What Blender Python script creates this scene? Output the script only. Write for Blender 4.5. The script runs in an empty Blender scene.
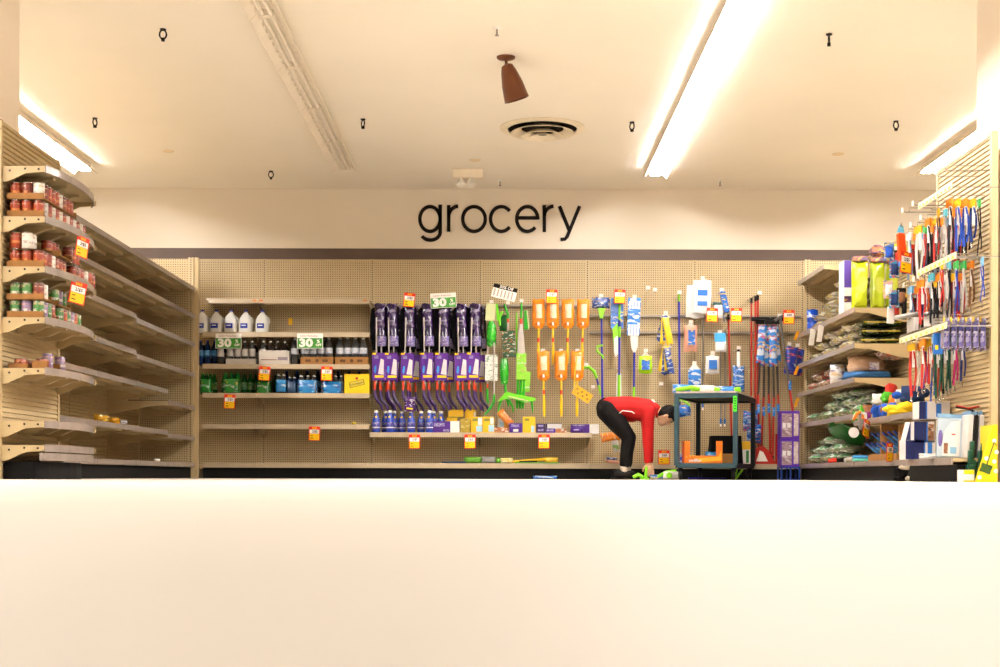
import bpy, math, random
from mathutils import Vector, Matrix, Euler
random.seed(7)
S = bpy.context.scene
C = S.collection
R = math.radians
F, VX, VY, CH, ROLL = 1389.0, 503.0, 476.8, 0.025, 0.003

# ---------------------------------------------------------------- camera, world, exposure
cd = bpy.data.cameras.new('camera')
cam = bpy.data.objects.new('camera', cd)
C.objects.link(cam)
cd.sensor_width = 36.0
cd.lens = F * 36.0 / 1000.0
cd.shift_x = -(VX - 500.0) / 1000.0
cd.shift_y = (VY - 333.5) / 1000.0
cd.clip_start = 0.02
cd.clip_end = 80
cam.location = (0, 0, CH)
cam.rotation_euler = (R(90), -ROLL, 0)
cd.dof.use_dof = True
cd.dof.focus_distance = 15.2
cd.dof.aperture_fstop = 5.6
S.camera = cam
S.view_settings.view_transform = 'Standard'
S.view_settings.look = 'None'
S.view_settings.gamma = 1.0
S.view_settings.use_curve_mapping = False
S.view_settings.exposure = 0.58
S.cycles.use_denoising = True
S.cycles.denoising_prefilter = 'NONE'
S.cycles.max_bounces = 7
S.cycles.diffuse_bounces = 4
S.cycles.glossy_bounces = 3
S.cycles.transmission_bounces = 6
S.cycles.sample_clamp_indirect = 6.0
w = bpy.data.worlds.new('store_air')
S.world = w
w.use_nodes = True
w.node_tree.nodes['Background'].inputs[0].default_value = (1.0, 0.86, 0.68, 1)
w.node_tree.nodes['Background'].inputs[1].default_value = 0.05
TUBE_POWER = 130.0
TUBE_COL = (1.0, 0.98, 0.95)

def W(px, py, Y):
    """a point of the photograph at the depth Y -> X, Z of the place"""
    dx, dy = px - VX, py - VY
    a, b = dx + ROLL * dy, dy - ROLL * dx
    return a * Y / F, CH - b * Y / F

# ---------------------------------------------------------------- materials
ALB = 1.0      # reflectance scale of the inks and plastics that follow
def lin(c):
    if isinstance(c, str):
        c = c.lstrip('#')
        c = [int(c[i:i + 2], 16) / 255 for i in (0, 2, 4)]
    return tuple(ALB * (x / 12.92 if x <= .04045 else ((x + .055) / 1.055) ** 2.4) for x in c) + (1.0,)

_m = {}
def mat(name, col, rough=.5, metal=0, var=.07, scale=9.0, trans=0, emit=None, coat=0, bump=0, alpha=1):
    if name in _m: return _m[name]
    m = bpy.data.materials.new(name); m.use_nodes = True
    nt = m.node_tree; b = nt.nodes['Principled BSDF']
    c = lin(col)
    tc = nt.nodes.new('ShaderNodeTexCoord'); nz = nt.nodes.new('ShaderNodeTexNoise')
    nz.inputs['Scale'].default_value = scale; nz.inputs['Detail'].default_value = 3
    nt.links.new(tc.outputs['Object'], nz.inputs['Vector'])
    rp = nt.nodes.new('ShaderNodeValToRGB')
    rp.color_ramp.elements[0].position = .3; rp.color_ramp.elements[1].position = .7
    rp.color_ramp.elements[0].color = tuple(x * (1 - var) for x in c[:3]) + (1,)
    rp.color_ramp.elements[1].color = tuple(min(1, x * (1 + var)) for x in c[:3]) + (1,)
    nt.links.new(nz.outputs['Fac'], rp.inputs['Fac'])
    nt.links.new(rp.outputs['Color'], b.inputs['Base Color'])
    b.inputs['Roughness'].default_value = rough; b.inputs['Metallic'].default_value = metal
    if not metal: b.inputs['Specular IOR Level'].default_value = .3
    if max(c[:3]) < .02: b.inputs['Specular IOR Level'].default_value = .12
    if trans: b.inputs['Transmission Weight'].default_value = trans; b.inputs['IOR'].default_value = 1.2
    if coat: b.inputs['Coat Weight'].default_value = coat; b.inputs['Coat Roughness'].default_value = .12
    if alpha < 1: b.inputs['Alpha'].default_value = alpha
    if emit:
        b.inputs['Emission Color'].default_value = tuple(emit[0]) + (1,); b.inputs['Emission Strength'].default_value = emit[1]
    if bump:
        bp = nt.nodes.new('ShaderNodeBump'); bp.inputs['Strength'].default_value = bump; bp.inputs['Distance'].default_value = .01
        nt.links.new(nz.outputs['Fac'], bp.inputs['Height']); nt.links.new(bp.outputs['Normal'], b.inputs['Normal'])
    _m[name] = m
    return m

def prt(name, cols, scale=22.0, rough=.3, coat=.4, stretch=(1, 1, 1), bump=.35):
    """printed packaging: patches of several inks on film or card; pale patches on some bags are painted highlights"""
    if name in _m: return _m[name]
    m = bpy.data.materials.new(name); m.use_nodes = True
    nt = m.node_tree; b = nt.nodes['Principled BSDF']
    tc = nt.nodes.new('ShaderNodeTexCoord'); mp = nt.nodes.new('ShaderNodeMapping')
    mp.inputs['Scale'].default_value = (stretch[0] * .5, stretch[1] * .5, stretch[2] * 1.3)
    vo = nt.nodes.new('ShaderNodeTexVoronoi'); vo.inputs['Scale'].default_value = scale * 2.5; vo.distance = 'CHEBYCHEV'
    nz = nt.nodes.new('ShaderNodeTexNoise'); nz.inputs['Scale'].default_value = scale * .8
    mx = nt.nodes.new('ShaderNodeMixRGB'); mx.inputs[0].default_value = .08
    nt.links.new(tc.outputs['Object'], mp.inputs[0]); nt.links.new(mp.outputs[0], nz.inputs['Vector'])
    nt.links.new(mp.outputs[0], mx.inputs[1]); nt.links.new(nz.outputs['Color'], mx.inputs[2])
    nt.links.new(mx.outputs[0], vo.inputs['Vector'])
    sp = nt.nodes.new('ShaderNodeSeparateColor'); nt.links.new(vo.outputs['Color'], sp.inputs[0])
    rp = nt.nodes.new('ShaderNodeValToRGB'); rp.color_ramp.interpolation = 'CONSTANT'
    e = rp.color_ramp.elements
    while len(e) < len(cols): e.new(.5)
    for i, cc in enumerate(cols):
        e[i].position = 0 if i == 0 else .56 + .44 * (i - 1) / (len(cols) - 1); e[i].color = tuple(.72 * p_ + .28 * q_ for p_, q_ in zip(lin(cc), lin(cols[0])))
    nt.links.new(sp.outputs[0], rp.inputs['Fac']); nt.links.new(rp.outputs['Color'], b.inputs['Base Color'])
    b.inputs['Roughness'].default_value = rough; b.inputs['Specular IOR Level'].default_value = .35
    if coat: b.inputs['Coat Weight'].default_value = coat; b.inputs['Coat Roughness'].default_value = .15
    if bump:
        bp = nt.nodes.new('ShaderNodeBump'); bp.inputs['Strength'].default_value = bump; bp.inputs['Distance'].default_value = .01
        nt.links.new(nz.outputs['Fac'], bp.inputs['Height']); nt.links.new(bp.outputs['Normal'], b.inputs['Normal'])
    _m[name] = m
    return m

def pegmat(name, col, hole, ax=0):
    """perforated hardboard: holes one inch apart"""
    m = bpy.data.materials.new(name); m.use_nodes = True
    nt = m.node_tree; b = nt.nodes['Principled BSDF']; N = nt.nodes.new; L = nt.links.new
    tc = N('ShaderNodeTexCoord'); sp = N('ShaderNodeSeparateXYZ'); L(tc.outputs['Object'], sp.inputs[0])
    def cell(o):
        a = N('ShaderNodeMath'); a.operation = 'MULTIPLY'; a.inputs[1].default_value = 1 / .0254; L(o, a.inputs[0])
        f = N('ShaderNodeMath'); f.operation = 'FRACT'; L(a.outputs[0], f.inputs[0])
        s = N('ShaderNodeMath'); s.operation = 'SUBTRACT'; s.inputs[1].default_value = .5; L(f.outputs[0], s.inputs[0])
        p = N('ShaderNodeMath'); p.operation = 'POWER'; p.inputs[1].default_value = 2; L(s.outputs[0], p.inputs[0])
        return p.outputs[0]
    ad = N('ShaderNodeMath'); L(cell(sp.outputs[ax]), ad.inputs[0]); L(cell(sp.outputs[2]), ad.inputs[1])
    lt = N('ShaderNodeMath'); lt.operation = 'LESS_THAN'; lt.inputs[1].default_value = .046; L(ad.outputs[0], lt.inputs[0])
    nz = N('ShaderNodeTexNoise'); nz.inputs['Scale'].default_value = 3; L(tc.outputs['Object'], nz.inputs['Vector'])
    rp = N('ShaderNodeValToRGB'); c = lin(col)
    rp.color_ramp.elements[0].position = .3; rp.color_ramp.elements[1].position = .7
    rp.color_ramp.elements[0].color = tuple(x * .95 for x in c[:3]) + (1,); rp.color_ramp.elements[1].color = tuple(x * 1.05 for x in c[:3]) + (1,)
    L(nz.outputs['Fac'], rp.inputs['Fac'])
    mx = N('ShaderNodeMixRGB'); L(lt.outputs[0], mx.inputs[0]); L(rp.outputs['Color'], mx.inputs[1]); mx.inputs[2].default_value = lin(hole)
    L(mx.outputs[0], b.inputs['Base Color']); b.inputs['Roughness'].default_value = .55
    return m

def slotmat(name, col, hole):
    """steel upright with a column of slots"""
    m = bpy.data.materials.new(name); m.use_nodes = True
    nt = m.node_tree; b = nt.nodes['Principled BSDF']; N = nt.nodes.new; L = nt.links.new
    tc = N('ShaderNodeTexCoord'); sp = N('ShaderNodeSeparateXYZ'); L(tc.outputs['Object'], sp.inputs[0])
    a = N('ShaderNodeMath'); a.operation = 'MULTIPLY'; a.inputs[1].default_value = 1 / .0254; L(sp.outputs[2], a.inputs[0])
    f = N('ShaderNodeMath'); f.operation = 'FRACT'; L(a.outputs[0], f.inputs[0])
    g = N('ShaderNodeMath'); g.operation = 'LESS_THAN'; g.inputs[1].default_value = .55; L(f.outputs[0], g.inputs[0])
    ab = N('ShaderNodeMath'); ab.operation = 'ABSOLUTE'; L(sp.outputs[0], ab.inputs[0])
    h = N('ShaderNodeMath'); h.operation = 'LESS_THAN'; h.inputs[1].default_value = .006; L(ab.outputs[0], h.inputs[0])
    q = N('ShaderNodeMath'); q.operation = 'MULTIPLY'; L(g.outputs[0], q.inputs[0]); L(h.outputs[0], q.inputs[1])
    mx = N('ShaderNodeMixRGB'); L(q.outputs[0], mx.inputs[0]); mx.inputs[1].default_value = lin(col); mx.inputs[2].default_value = lin(hole)
    L(mx.outputs[0], b.inputs['Base Color']); b.inputs['Roughness'].default_value = .45
    return m

TAN = '#b39c74'
M_PEG = pegmat('tan_pegboard', TAN, '#2a1c0c')
M_SLOT = slotmat('slotted_tan_steel', TAN, '#2c2114')
M_TAN = mat('tan_painted_steel', TAN, .42, var=.04)
M_RIB = mat('tan_ribbed_panel', '#b39c74', .5, var=.04)
M_CHAN = mat('grey_price_channel', '#8b7d74', .28, var=.16, scale=14, coat=.5)
M_LIP = mat('tan_shelf_lip', '#ab987c', .4, var=.06, coat=.2)
M_KICK = mat('black_kick_plate', '#0b0908', .7, var=.2)
M_KICK.node_tree.nodes['Principled BSDF'].inputs['Specular IOR Level'].default_value = .15
M_HOOK = mat('zinc_wire', '#8d857b', .3, .8)
M_WALL = mat('cream_wall_paint', '#e4d8c6', .75, var=.025, scale=1.2)
M_COL = mat('white_column_paint', '#f0e2d2', .7, var=.02, scale=1.5)
M_BAND = mat('brown_wall_band', '#5b4a41', .55, var=.06, scale=4)
M_WHITE = mat('white_plastic', '#eee8df', .4)
M_CARDB = mat('brown_cardboard', '#8f6232', .8, var=.1, scale=20)
M_BLACK = mat('black_plastic', '#141110', .4)
M_GREY = mat('grey_plastic', '#83807c', .4)

# ---------------------------------------------------------------- mesh building
class MB:
    def __init__(s): s.v = []; s.f = []
    def add(s, vs, fs, mtx=None):
        o = len(s.v)
        s.v += [tuple(mtx @ Vector(p)) for p in vs] if mtx is not None else [tuple(p) for p in vs]
        s.f += [tuple(i + o for i in q) for q in fs]
        return s
    def box(s, x0, x1, y0, y1, z0, z1, mtx=None, b=0):
        if b:
            b = min(b, (x1 - x0) * .45, (y1 - y0) * .45, (z1 - z0) * .45)
            vs = []; 
            for (za, k) in ((z0, b), (z0 + b, 0), (z1 - b, 0), (z1, b)):
                vs += [(x0 + k + (b if not k else 0) * 0, y0 + k, za), (x1 - k, y0 + k, za), (x1 - k, y1 - k, za), (x0 + k, y1 - k, za)]
            fs = [(3, 2, 1, 0), (12, 13, 14, 15)]
            for l in range(3):
                for i in range(4):
                    j = (i + 1) % 4; fs.append((l * 4 + i, l * 4 + j, l * 4 + 4 + j, l * 4 + 4 + i))
            return s.add(vs, fs, mtx)
        vs = [(x0, y0, z0), (x1, y0, z0), (x1, y1, z0), (x0, y1, z0), (x0, y0, z1), (x1, y0, z1), (x1, y1, z1), (x0, y1, z1)]
        return s.add(vs, [(3, 2, 1, 0), (4, 5, 6, 7), (0, 1, 5, 4), (1, 2, 6, 5), (2, 3, 7, 6), (3, 0, 4, 7)], mtx)
    def prism(s, poly, d0, d1, ax='y', mtx=None):
        """polygon (two coordinates) swept along an axis"""
        n = len(poly)
        def mk(p, d): return (p[0], d, p[1]) if ax == 'y' else ((d, p[0], p[1]) if ax == 'x' else (p[0], p[1], d))
        vs = [mk(p, d0) for p in poly] + [mk(p, d1) for p in poly]
        fs = [tuple(range(n)), tuple(range(2 * n - 1, n - 1, -1))] + [(i, (i + 1) % n + 0, (i + 1) % n + n, i + n) for i in range(n)]
        fs = fs[:2] + [(a, d, c, b) for a, b, c, d in fs[2:]]
        return s.add(vs, fs, mtx)
    def tube(s, pts, r, n=8, mtx=None, caps=True):
        pts = [Vector(p) for p in pts]; rs = r if isinstance(r, (list, tuple)) else [r] * len(pts)
        vs = []; fs = []; up = None
        for i, p in enumerate(pts):
            t = (pts[min(i + 1, len(pts) - 1)] - pts[max(i - 1, 0)]).normalized()
            if up is None: up = Vector((0, 0, 1)) if abs(t.z) < .9 else Vector((0, 1, 0))
            a = t.cross(up).normalized(); b = a.cross(t).normalized(); up = b
            for k in range(n):
                q = 2 * math.pi * k / n; vs.append(p + (a * math.cos(q) + b * math.sin(q)) * rs[i])
        for i in range(len(pts) - 1):
            for k in range(n):
                l = (k + 1) % n; fs.append((i * n + k, i * n + l, i * n + n + l, i * n + n + k))
        if caps: fs += [tuple(range(n - 1, -1, -1)), tuple(range((len(pts) - 1) * n, len(pts) * n))]
        return s.add(vs, fs, mtx)
    def lathe(s, prof, n=16, mtx=None, sq=0):
        """profile (radius, height) turned about z; sq > 0 squares the section"""
        vs = []; fs = []; m = len(prof)
        for r, z in prof:
            for k in range(n):
                q = 2 * math.pi * (k + .5) / n; cx, cy = math.cos(q), math.sin(q)
                g = 1.0
                if sq: g = 1 / (abs(cx) ** sq + abs(cy) ** sq) ** (1 / sq)
                vs.append((r * cx * g, r * cy * g, z))
        for i in range(m - 1):
            for k in range(n):
                l = (k + 1) % n; fs.append((i * n + k, i * n + l, i * n + n + l, i * n + n + k))
        fs += [tuple(range(n - 1, -1, -1)), tuple(range((m - 1) * n, m * n))]
        return s.add(vs, fs, mtx)
    def ell(s, c, r, n=12, m=8, mtx=None):
        T = Matrix.Translation(c) @ Matrix.Diagonal((r[0], r[1], r[2], 1))
        if mtx is not None: T = mtx @ T
        return s.lathe([(math.sin(math.pi * i / m) + 1e-4, -math.cos(math.pi * i / m)) for i in range(m + 1)], n, T)
    def pillow(s, w, h, d, seed=0, n=10, wr=.12, mtx=None, seal=.0, sq=3.0):
        """filled bag: w along x, h along z (from 0), d along y"""
        rd = random.Random(seed); ph = [rd.uniform(0, 6.28) for _ in range(8)]
        vs = []; fs = []
        for sd in (-1, 1):
            for j in range(n + 1):
                for i in range(n + 1):
                    u, v = i / n * 2 - 1, j / n * 2 - 1
                    t = ((1 - abs(u) ** sq) * (1 - abs(v) ** sq)) ** .5 if abs(u) < 1 and abs(v) < 1 else 0
                    wv = wr * (math.sin(5 * u + ph[0] + 2 * v) + math.sin(6.5 * v + ph[1] - 2.3 * u) + .7 * math.sin(11 * u * v + ph[2] + sd))
                    dd = d * .5 * (t * (1 + wv * .6) + seal) * sd
                    xx = u * w * .5 * (1 - .05 * (1 - abs(v)) * math.sin(3 * v + ph[3]))
                    zz = h * .5 * (1 + v * (1 + .04 * math.sin(4 * u + ph[4])))
                    vs.append((xx, dd + wv * d * .08, zz))
        k = (n + 1) ** 2
        for sd in (0, 1):
            for j in range(n):
                for i in range(n):
                    a = sd * k + j * (n + 1) + i; q = (a, a + 1, a + n + 2, a + n + 1)
                    fs.append(q if sd == 0 else q[::-1])
        for i in range(n):
            for (a, b) in ((i, i + 1), (n * (n + 1) + i + 1, n * (n + 1) + i), ((i + 1) * (n + 1), i * (n + 1)), (i * (n + 1) + n, (i + 1) * (n + 1) + n)):
                fs.append((b, a, a + k, b + k))
        return s.add(vs, fs, mtx)
    def mesh(s, name, m, smooth=False):
        me = bpy.data.meshes.new(name); me.from_pydata(s.v, [], s.f); me.update()
        if m: me.materials.append(m)
        if smooth:
            me.polygons.foreach_set('use_smooth', [True] * len(me.polygons))
            try: me.set_sharp_from_angle(angle=R(42))
            except Exception: pass
        return me

def link(name, data, parent=None, loc=(0, 0, 0), rot=(0, 0, 0)):
    o = bpy.data.objects.new(name, data); C.objects.link(o); o.parent = parent
    o.location = loc; o.rotation_euler = rot
    return o
def part(name, mb, m, parent, smooth=False, loc=(0, 0, 0), rot=(0, 0, 0), label=None, kind=None):
    o = link(name, mb.mesh(name, m, smooth) if isinstance(mb, MB) else mb, parent, loc, rot)
    if label: o['label'] = label
    if kind: o['kind'] = kind
    return o
def tag(o, label, cat, group=None):
    o['label'] = label; o['category'] = cat
    if group: o['group'] = group
    return o
def thing(name, label, cat, loc=(0, 0, 0), rot=(0, 0, 0), group=None):
    return tag(link(name, None, None, loc, rot), label, cat, group)
def one(name, mb, m, label, cat, loc=(0, 0, 0), rot=(0, 0, 0), group=None, smooth=False):
    return tag(part(name, mb, m, None, smooth, loc, rot), label, cat, group)
def struct(name, mb, m, label, smooth=False, loc=(0, 0, 0), rot=(0, 0, 0)):
    o = part(name, mb, m, None, smooth, loc, rot); o['kind'] = 'structure'; o['label'] = label
    return o
def dup(o, loc=None, rot=None, label=None, group=None, parent=None, scale=None):
    c = o.copy(); C.objects.link(c); c.parent = parent
    if loc is not None: c.location = loc
    if rot is not None: c.rotation_euler = rot
    if scale is not None: c.scale = scale
    if label: c['label'] = label
    if group: c['group'] = group
    for ch in list(o.children): dup(ch, parent=c)
    return c
_txt = {}
def text(name, body, size, m, parent, loc, rot=(R(90), 0, 0), bold=0, sx=1.0, thick=.0006):
    """flat lettering facing the camera side (-y), centred on loc; size = letter height"""
    k = (body, size, m.name, bold, sx)
    if k not in _txt:
        cu = bpy.data.curves.new('lettering', 'FONT'); cu.body = body; cu.size = size * 1.38
        cu.align_x = 'CENTER'; cu.align_y = 'CENTER'; cu.extrude = thick; cu.offset = bold; cu.resolution_u = 2
        t = bpy.data.objects.new('lettering', cu); C.objects.link(t)
        dg = bpy.context.evaluated_depsgraph_get()
        me = bpy.data.meshes.new_from_object(t.evaluated_get(dg)); bpy.data.objects.remove(t); bpy.data.curves.remove(cu)
        for v in me.vertices: v.co.x *= sx
        me.materials.clear(); me.materials.append(m); me.name = 'lettering'
        _txt[k] = me
    return link(name, _txt[k], parent, loc, rot)
ORD = 'first second third fourth fifth sixth seventh eighth ninth tenth eleventh twelfth thirteenth fourteenth fifteenth sixteenth'.split()
# ---------------------------------------------------------------- the room
CZ, WY, HX, RY = 3.33, 15.95, 7.2, -7.0
nt_floor = mat('cream_vinyl_floor', '#c1b9ae', .62, var=.06, scale=1.6)
b_ = nt_floor.node_tree.nodes['Principled BSDF']
struct('floor', MB().box(-HX, HX, RY, WY + .15, -.1, 0), nt_floor, 'glossy cream vinyl store floor')
mc = mat('cream_ceiling_paint', '#f5ebda', .85, var=.02, scale=.9)
struct('ceiling', MB().box(-HX, HX, RY, WY + .15, CZ, CZ + .1), mc, 'plain cream painted ceiling')
wb = struct('wall_back', MB().box(-HX, HX, WY, WY + .15, 0, CZ), M_WALL, 'cream back wall above the shelving')
zb0, zb1 = W(503, 261.5, WY)[1], W(503, 249, WY)[1]
part('painted_band', MB().box(-HX, HX, WY - .006, WY - .0005, zb0 - .05, zb1), M_BAND, wb)
part('ceiling_joint', MB().box(-HX, HX, WY - .012, WY - .0005, CZ - .014, CZ - .0005), M_WALL, wb)
struct('wall_left', MB().box(-HX - .15, -HX, RY, WY + .15, 0, CZ), M_WALL, 'cream side wall of the store')
struct('wall_right', MB().box(HX, HX + .15, RY, WY + .15, 0, CZ), M_WALL, 'cream side wall of the store')
struct('wall_rear', MB().box(-HX, HX, RY - .15, RY, 0, CZ), M_WALL, 'cream wall at the near end of the store')
xl = W(19.5, 60, 9.6)[0]; xr = W(977, 60, 9.6)[0]
struct('column_1', MB().box(xl - .6, xl, 9.0, 9.6, 0, CZ, b=.01), M_COL, 'square painted column rising behind the canned food shelves')
struct('column_2', MB().box(xr, xr + .6, 9.0, 9.6, 0, CZ, b=.01), M_COL, 'square painted column rising behind the pet accessory panel')

# lettering on the wall, drawn as strokes of even width
def stroke(paths, wd, name, m, parent, depth=.014, Y=WY):
    mb = MB()
    for pts in paths:
        L_ = []; R_ = []
        n = len(pts)
        for i, (x, z) in enumerate(pts):
            a = pts[max(i - 1, 0)]; c = pts[min(i + 1, n - 1)]
            tx, tz = c[0] - a[0], c[1] - a[1]; l = math.hypot(tx, tz) or 1
            nx, nz = -tz / l * wd / 2, tx / l * wd / 2
            L_.append((x + nx, z + nz)); R_.append((x - nx, z - nz))
        vs = []
        for (p, q) in zip(L_, R_):
            vs += [(p[0], Y - depth, p[1]), (q[0], Y - depth, q[1]), (p[0], Y - .001, p[1]), (q[0], Y - .001, q[1])]
        fs = [(0, 1, 3, 2), (4 * n - 4, 4 * n - 2, 4 * n - 1, 4 * n - 3)]
        for i in range(n - 1):
            k = 4 * i
            fs += [(k, k + 4, k + 5, k + 1), (k + 2, k + 3, k + 7, k + 6), (k, k + 2, k + 6, k + 4), (k + 1, k + 5, k + 7, k + 3)]
        mb.add(vs, fs)
    return part(name, mb, m, parent)
def arc(cx, cy, rx, ry, a0, a1, n=22):
    return [(cx + rx * math.cos(R(a0 + (a1 - a0) * i / n)), cy - ry * math.sin(R(a0 + (a1 - a0) * i / n))) for i in range(n + 1)]
sign = thing('wall_sign', 'large black lowercase grocery lettering on the cream back wall', 'sign', (0, 0, 0))
M_INK = mat('black_sign_letter', '#1a120d', .4)
def to_w(path):   # photo pixels on the wall face -> wall
    return [W(x, y, WY - .015) for x, y in path]
xh, bs = 206.5, 231.3          # x-height line, baseline
my, ry = (xh + bs) / 2, (bs - xh) / 2
def bowl(cx, rx, a0, a1, n=26): return arc(cx, my, rx, ry, a0, a1, n)
LET = {
 'letter_g': [bowl(430, 10.2, 0, 360, 30), [(440.2, 204.5), (440.2, 233)] + arc(430.4, 232, 9.8, 8.0, 0, -150, 14)[1:]],
 'letter_r': [[(448.7, 205), (448.7, 231.5)], arc(459, 216, 10.2, 10, 180, 95, 10)],
 'letter_o': [bowl(474, 11.3, 0, 360, 30)],
 'letter_c': [arc(501.3, my, 10.8, ry, 40, 320, 24)],
 'letter_e': [arc(527.3, my, 10.6, ry, -2, 318, 26), [(517, 217.8), (538, 217.8)]],
 'letter_r ': [[(544.3, 205), (544.3, 232)], arc(554.4, 216, 10.0, 10, 180, 95, 10)],
 'letter_y': [[(559.5, 206), (569.6, 231)], [(579.6, 206), (567.2, 236.5), (565, 239), (560.5, 239.4)]],
}
for k, v in LET.items():
    stroke([to_w(p) for p in v], .040, k.strip(), M_INK, sign)
sign.location = (0, 0, 0)

# ---------------------------------------------------------------- ceiling fittings
def ceil_pt(px, py, drop=0):
    """where a photo pixel meets the ceiling plane"""
    dx, dy = px - VX, py - VY
    a, b = dx + ROLL * dy, dy - ROLL * dx
    Y = (CZ - drop - CH) * F / -b
    return a * Y / F, Y
M_REFL = mat('white_enamel_reflector', '#f3e6d3', .45, var=.03)
M_TUBE_ON = mat('lit_tube', '#ffffff', .4, emit=(TUBE_COL, TUBE_POWER))
M_TUBE_OFF = mat('unlit_tube', '#f0e4d2', .3)
M_SLOTDARK = mat('reflector_slot', '#7a6246', .7)
def light_meshes(L):
    h = L / 2
    hous = MB().box(-.05, .05, -h, h, -.045, 0)
    wing = MB()
    for s in (-1, 1):
        def seg(t0, t1, y0, y1):
            p = lambda t, o: (s * (.05 + .068 * t + .004 * o), -.045 - .06 * t + .005 * o)
            pl = [p(t0, 0), p(t1, 0), p(t1, 1), p(t0, 1)]
            wing.prism(pl if s > 0 else pl[::-1], y0, y1, 'y')
        seg(0, .22, -h + .004, h - .004); seg(.35, 1, -h + .004, h - .004)
        n = int(L / .15)
        for i in range(n + 1):
            y = -h + L * i / n
            seg(.22, .35, max(y - .035, -h + .004), min(y + .035, h - .004))
    for s in (-1, 1):
        pl = [(s * .118, -.105), (s * .121, -.118), (s * .124, -.118), (s * .122, -.101)]
        wing.prism(pl if s > 0 else pl[::-1], -h + .004, h - .004, 'y')
    sock = MB()
    sock.box(-.055, .055, -.012, .012, -.085, -.045)
    tube = MB().tube([(0, -h + .03, 0), (0, h - .03, 0)], .0155, 10)
    return hous, wing, sock, tube
LM = {}
for L in (1.22, 2.44):
    a = light_meshes(L)
    LM[L] = [a[0].mesh('housing', M_REFL), a[1].mesh('reflector', M_REFL), a[2].mesh('lamp_holder', M_REFL)]
    LM[L] += [a[3].mesh('tube', M_TUBE_ON, True), a[3].mesh('tube', M_TUBE_OFF, True)]
def fluor(x, y, L, on, label, group):
    t = thing('fluorescent_light', label, 'ceiling light', (x, y, CZ - .0005), (0, 0, 0), group)
    for nme, me, yo in zip(('housing', 'reflector', 'lamp_holder', 'lamp_holder'), LM[L][:3] + [LM[L][2]], (0, 0, -L / 2 + .02, L / 2 - .02)):
        q_ = link(nme, me, t, (0, yo, 0))
        if nme == 'reflector': q_['kind'] = 'stuff'
    for s in (-1, 1): link('tube', LM[L][3 if on else 4], t, (s * .03, 0, -.073))
    return t
rows = [(-4.42, True, 'lit fluorescent fixture above the canned food shelves'), (-1.665, False, 'unlit white fluorescent fixture above the empty shelves'),
        (1.612, True, 'lit fluorescent fixture over the clear floor'), (4.46, True, 'lit fluorescent fixture above the pet accessory panel')]
for x, on, lb in rows:
    for i in range(5):
        y = {-1.665: 14.62, 1.612: 14.86}.get(x, 14.7) - .61 - 1.22 * i
        fluor(x, y, 1.22, on, '%s, %s from the back wall' % (lb, ORD[i]), 'fluorescent ceiling lights')
    y = 8.45  # unseen fixtures added beyond the view; row length set for floor and ceiling brightness
    i = 0
    while y - 2.44 > (0.5 if x < 4 else 3.0):
        i += 1
        fluor(x, y - 1.22, 2.44, on, 'long unseen added fluorescent fixture in the near ceiling, %s of row %s' % (ORD[i - 1], 'over the %s' % {-4.42: 'cans', -1.665: 'aisle', 1.612: 'cart', 4.46: 'pets'}[x]), 'added near fluorescent ceiling lights')
        y -= 2.44

# round diffuser
vx, vy = ceil_pt(542.5, 131, .03)
M_VENT = mat('cream_vent_enamel', '#ecdcc0', .4)
M_DARKV = mat('dark_duct', '#1d140d', .8)
v = thing('ceiling_vent', 'round white stepped air diffuser in the ceiling', 'vent', (vx, vy, CZ - .0005))
def ring(ro, zo, ri, zi, t=.006, n=40):
    mb = MB(); vs = []; fs = []
    for r, z in ((ro, zo), (ri, zi), (ri, zi + t), (ro, zo + t)):
        for k in range(n):
            q = 2 * math.pi * k / n; vs.append((r * math.cos(q), r * math.sin(q), z))
    for a in range(4):
        b = (a + 1) % 4
        for k in range(n):
            l = (k + 1) % n; fs.append((a * n + k, b * n + k, b * n + l, a * n + l))
    return mb.add(vs, fs)
part('duct', MB().lathe([(.33, -.004), (.33, -.001)], 40), M_DARKV, v)
part('outer_flange', ring(.405, -.008, .33, -.02), M_VENT, v, True)
part('cone', ring(.30, -.055, .2, -.014), M_VENT, v, True)
part('cone', ring(.2, -.085, .115, -.04), M_VENT, v, True)
part('cone', ring(.115, -.09, .055, -.06), M_VENT, v, True)
part('hub', MB().lathe([(.05, -.062), (.05, -.056)], 20), M_DARKV, v)
# spotlight
sx, sy = ceil_pt(506, 57)
M_BRONZE = mat('brown_bronze', '#6a3a1e', .4, .3)
sp = thing('spotlight', 'brown bullet-shaped spotlight hanging from a ceiling canopy', 'spotlight', (sx, sy, CZ - .0005))
part('canopy', MB().lathe([(.03, -.025), (.07, -.012), (.075, 0)], 20), M_BRONZE, sp, True)
part('stem', MB().tube([(0, 0, -.02), (.003, 0, -.065)], .012, 8), M_BRONZE, sp, True)
T = Matrix.Translation((.004, 0, -.055)) @ Matrix.Rotation(R(-17), 4, 'Y') @ Matrix.Rotation(R(8), 4, 'X')
hd = part('head', MB().lathe([(.02, 0), (.045, -.012), (.062, -.06), (.085, -.16), (.098, -.27), (.1, -.285), (.09, -.285), (.085, -.25)], 22, T), M_BRONZE, sp, True)
part('lens', MB().lathe([(.085, -.262), (.085, -.258)], 20, T), mat('dull_lens', '#7d6a52', .3), hd)
part('badge', MB().lathe([(.014, -.101), (.014, -.09)], 10, T @ Matrix.Translation((-.0, 0, -.0)) @ Matrix.Translation((0, .0, -.18)) @ Matrix.Rotation(R(90), 4, 'X')), mat('brass_badge', '#d9b070', .3, .6), hd)
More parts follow.
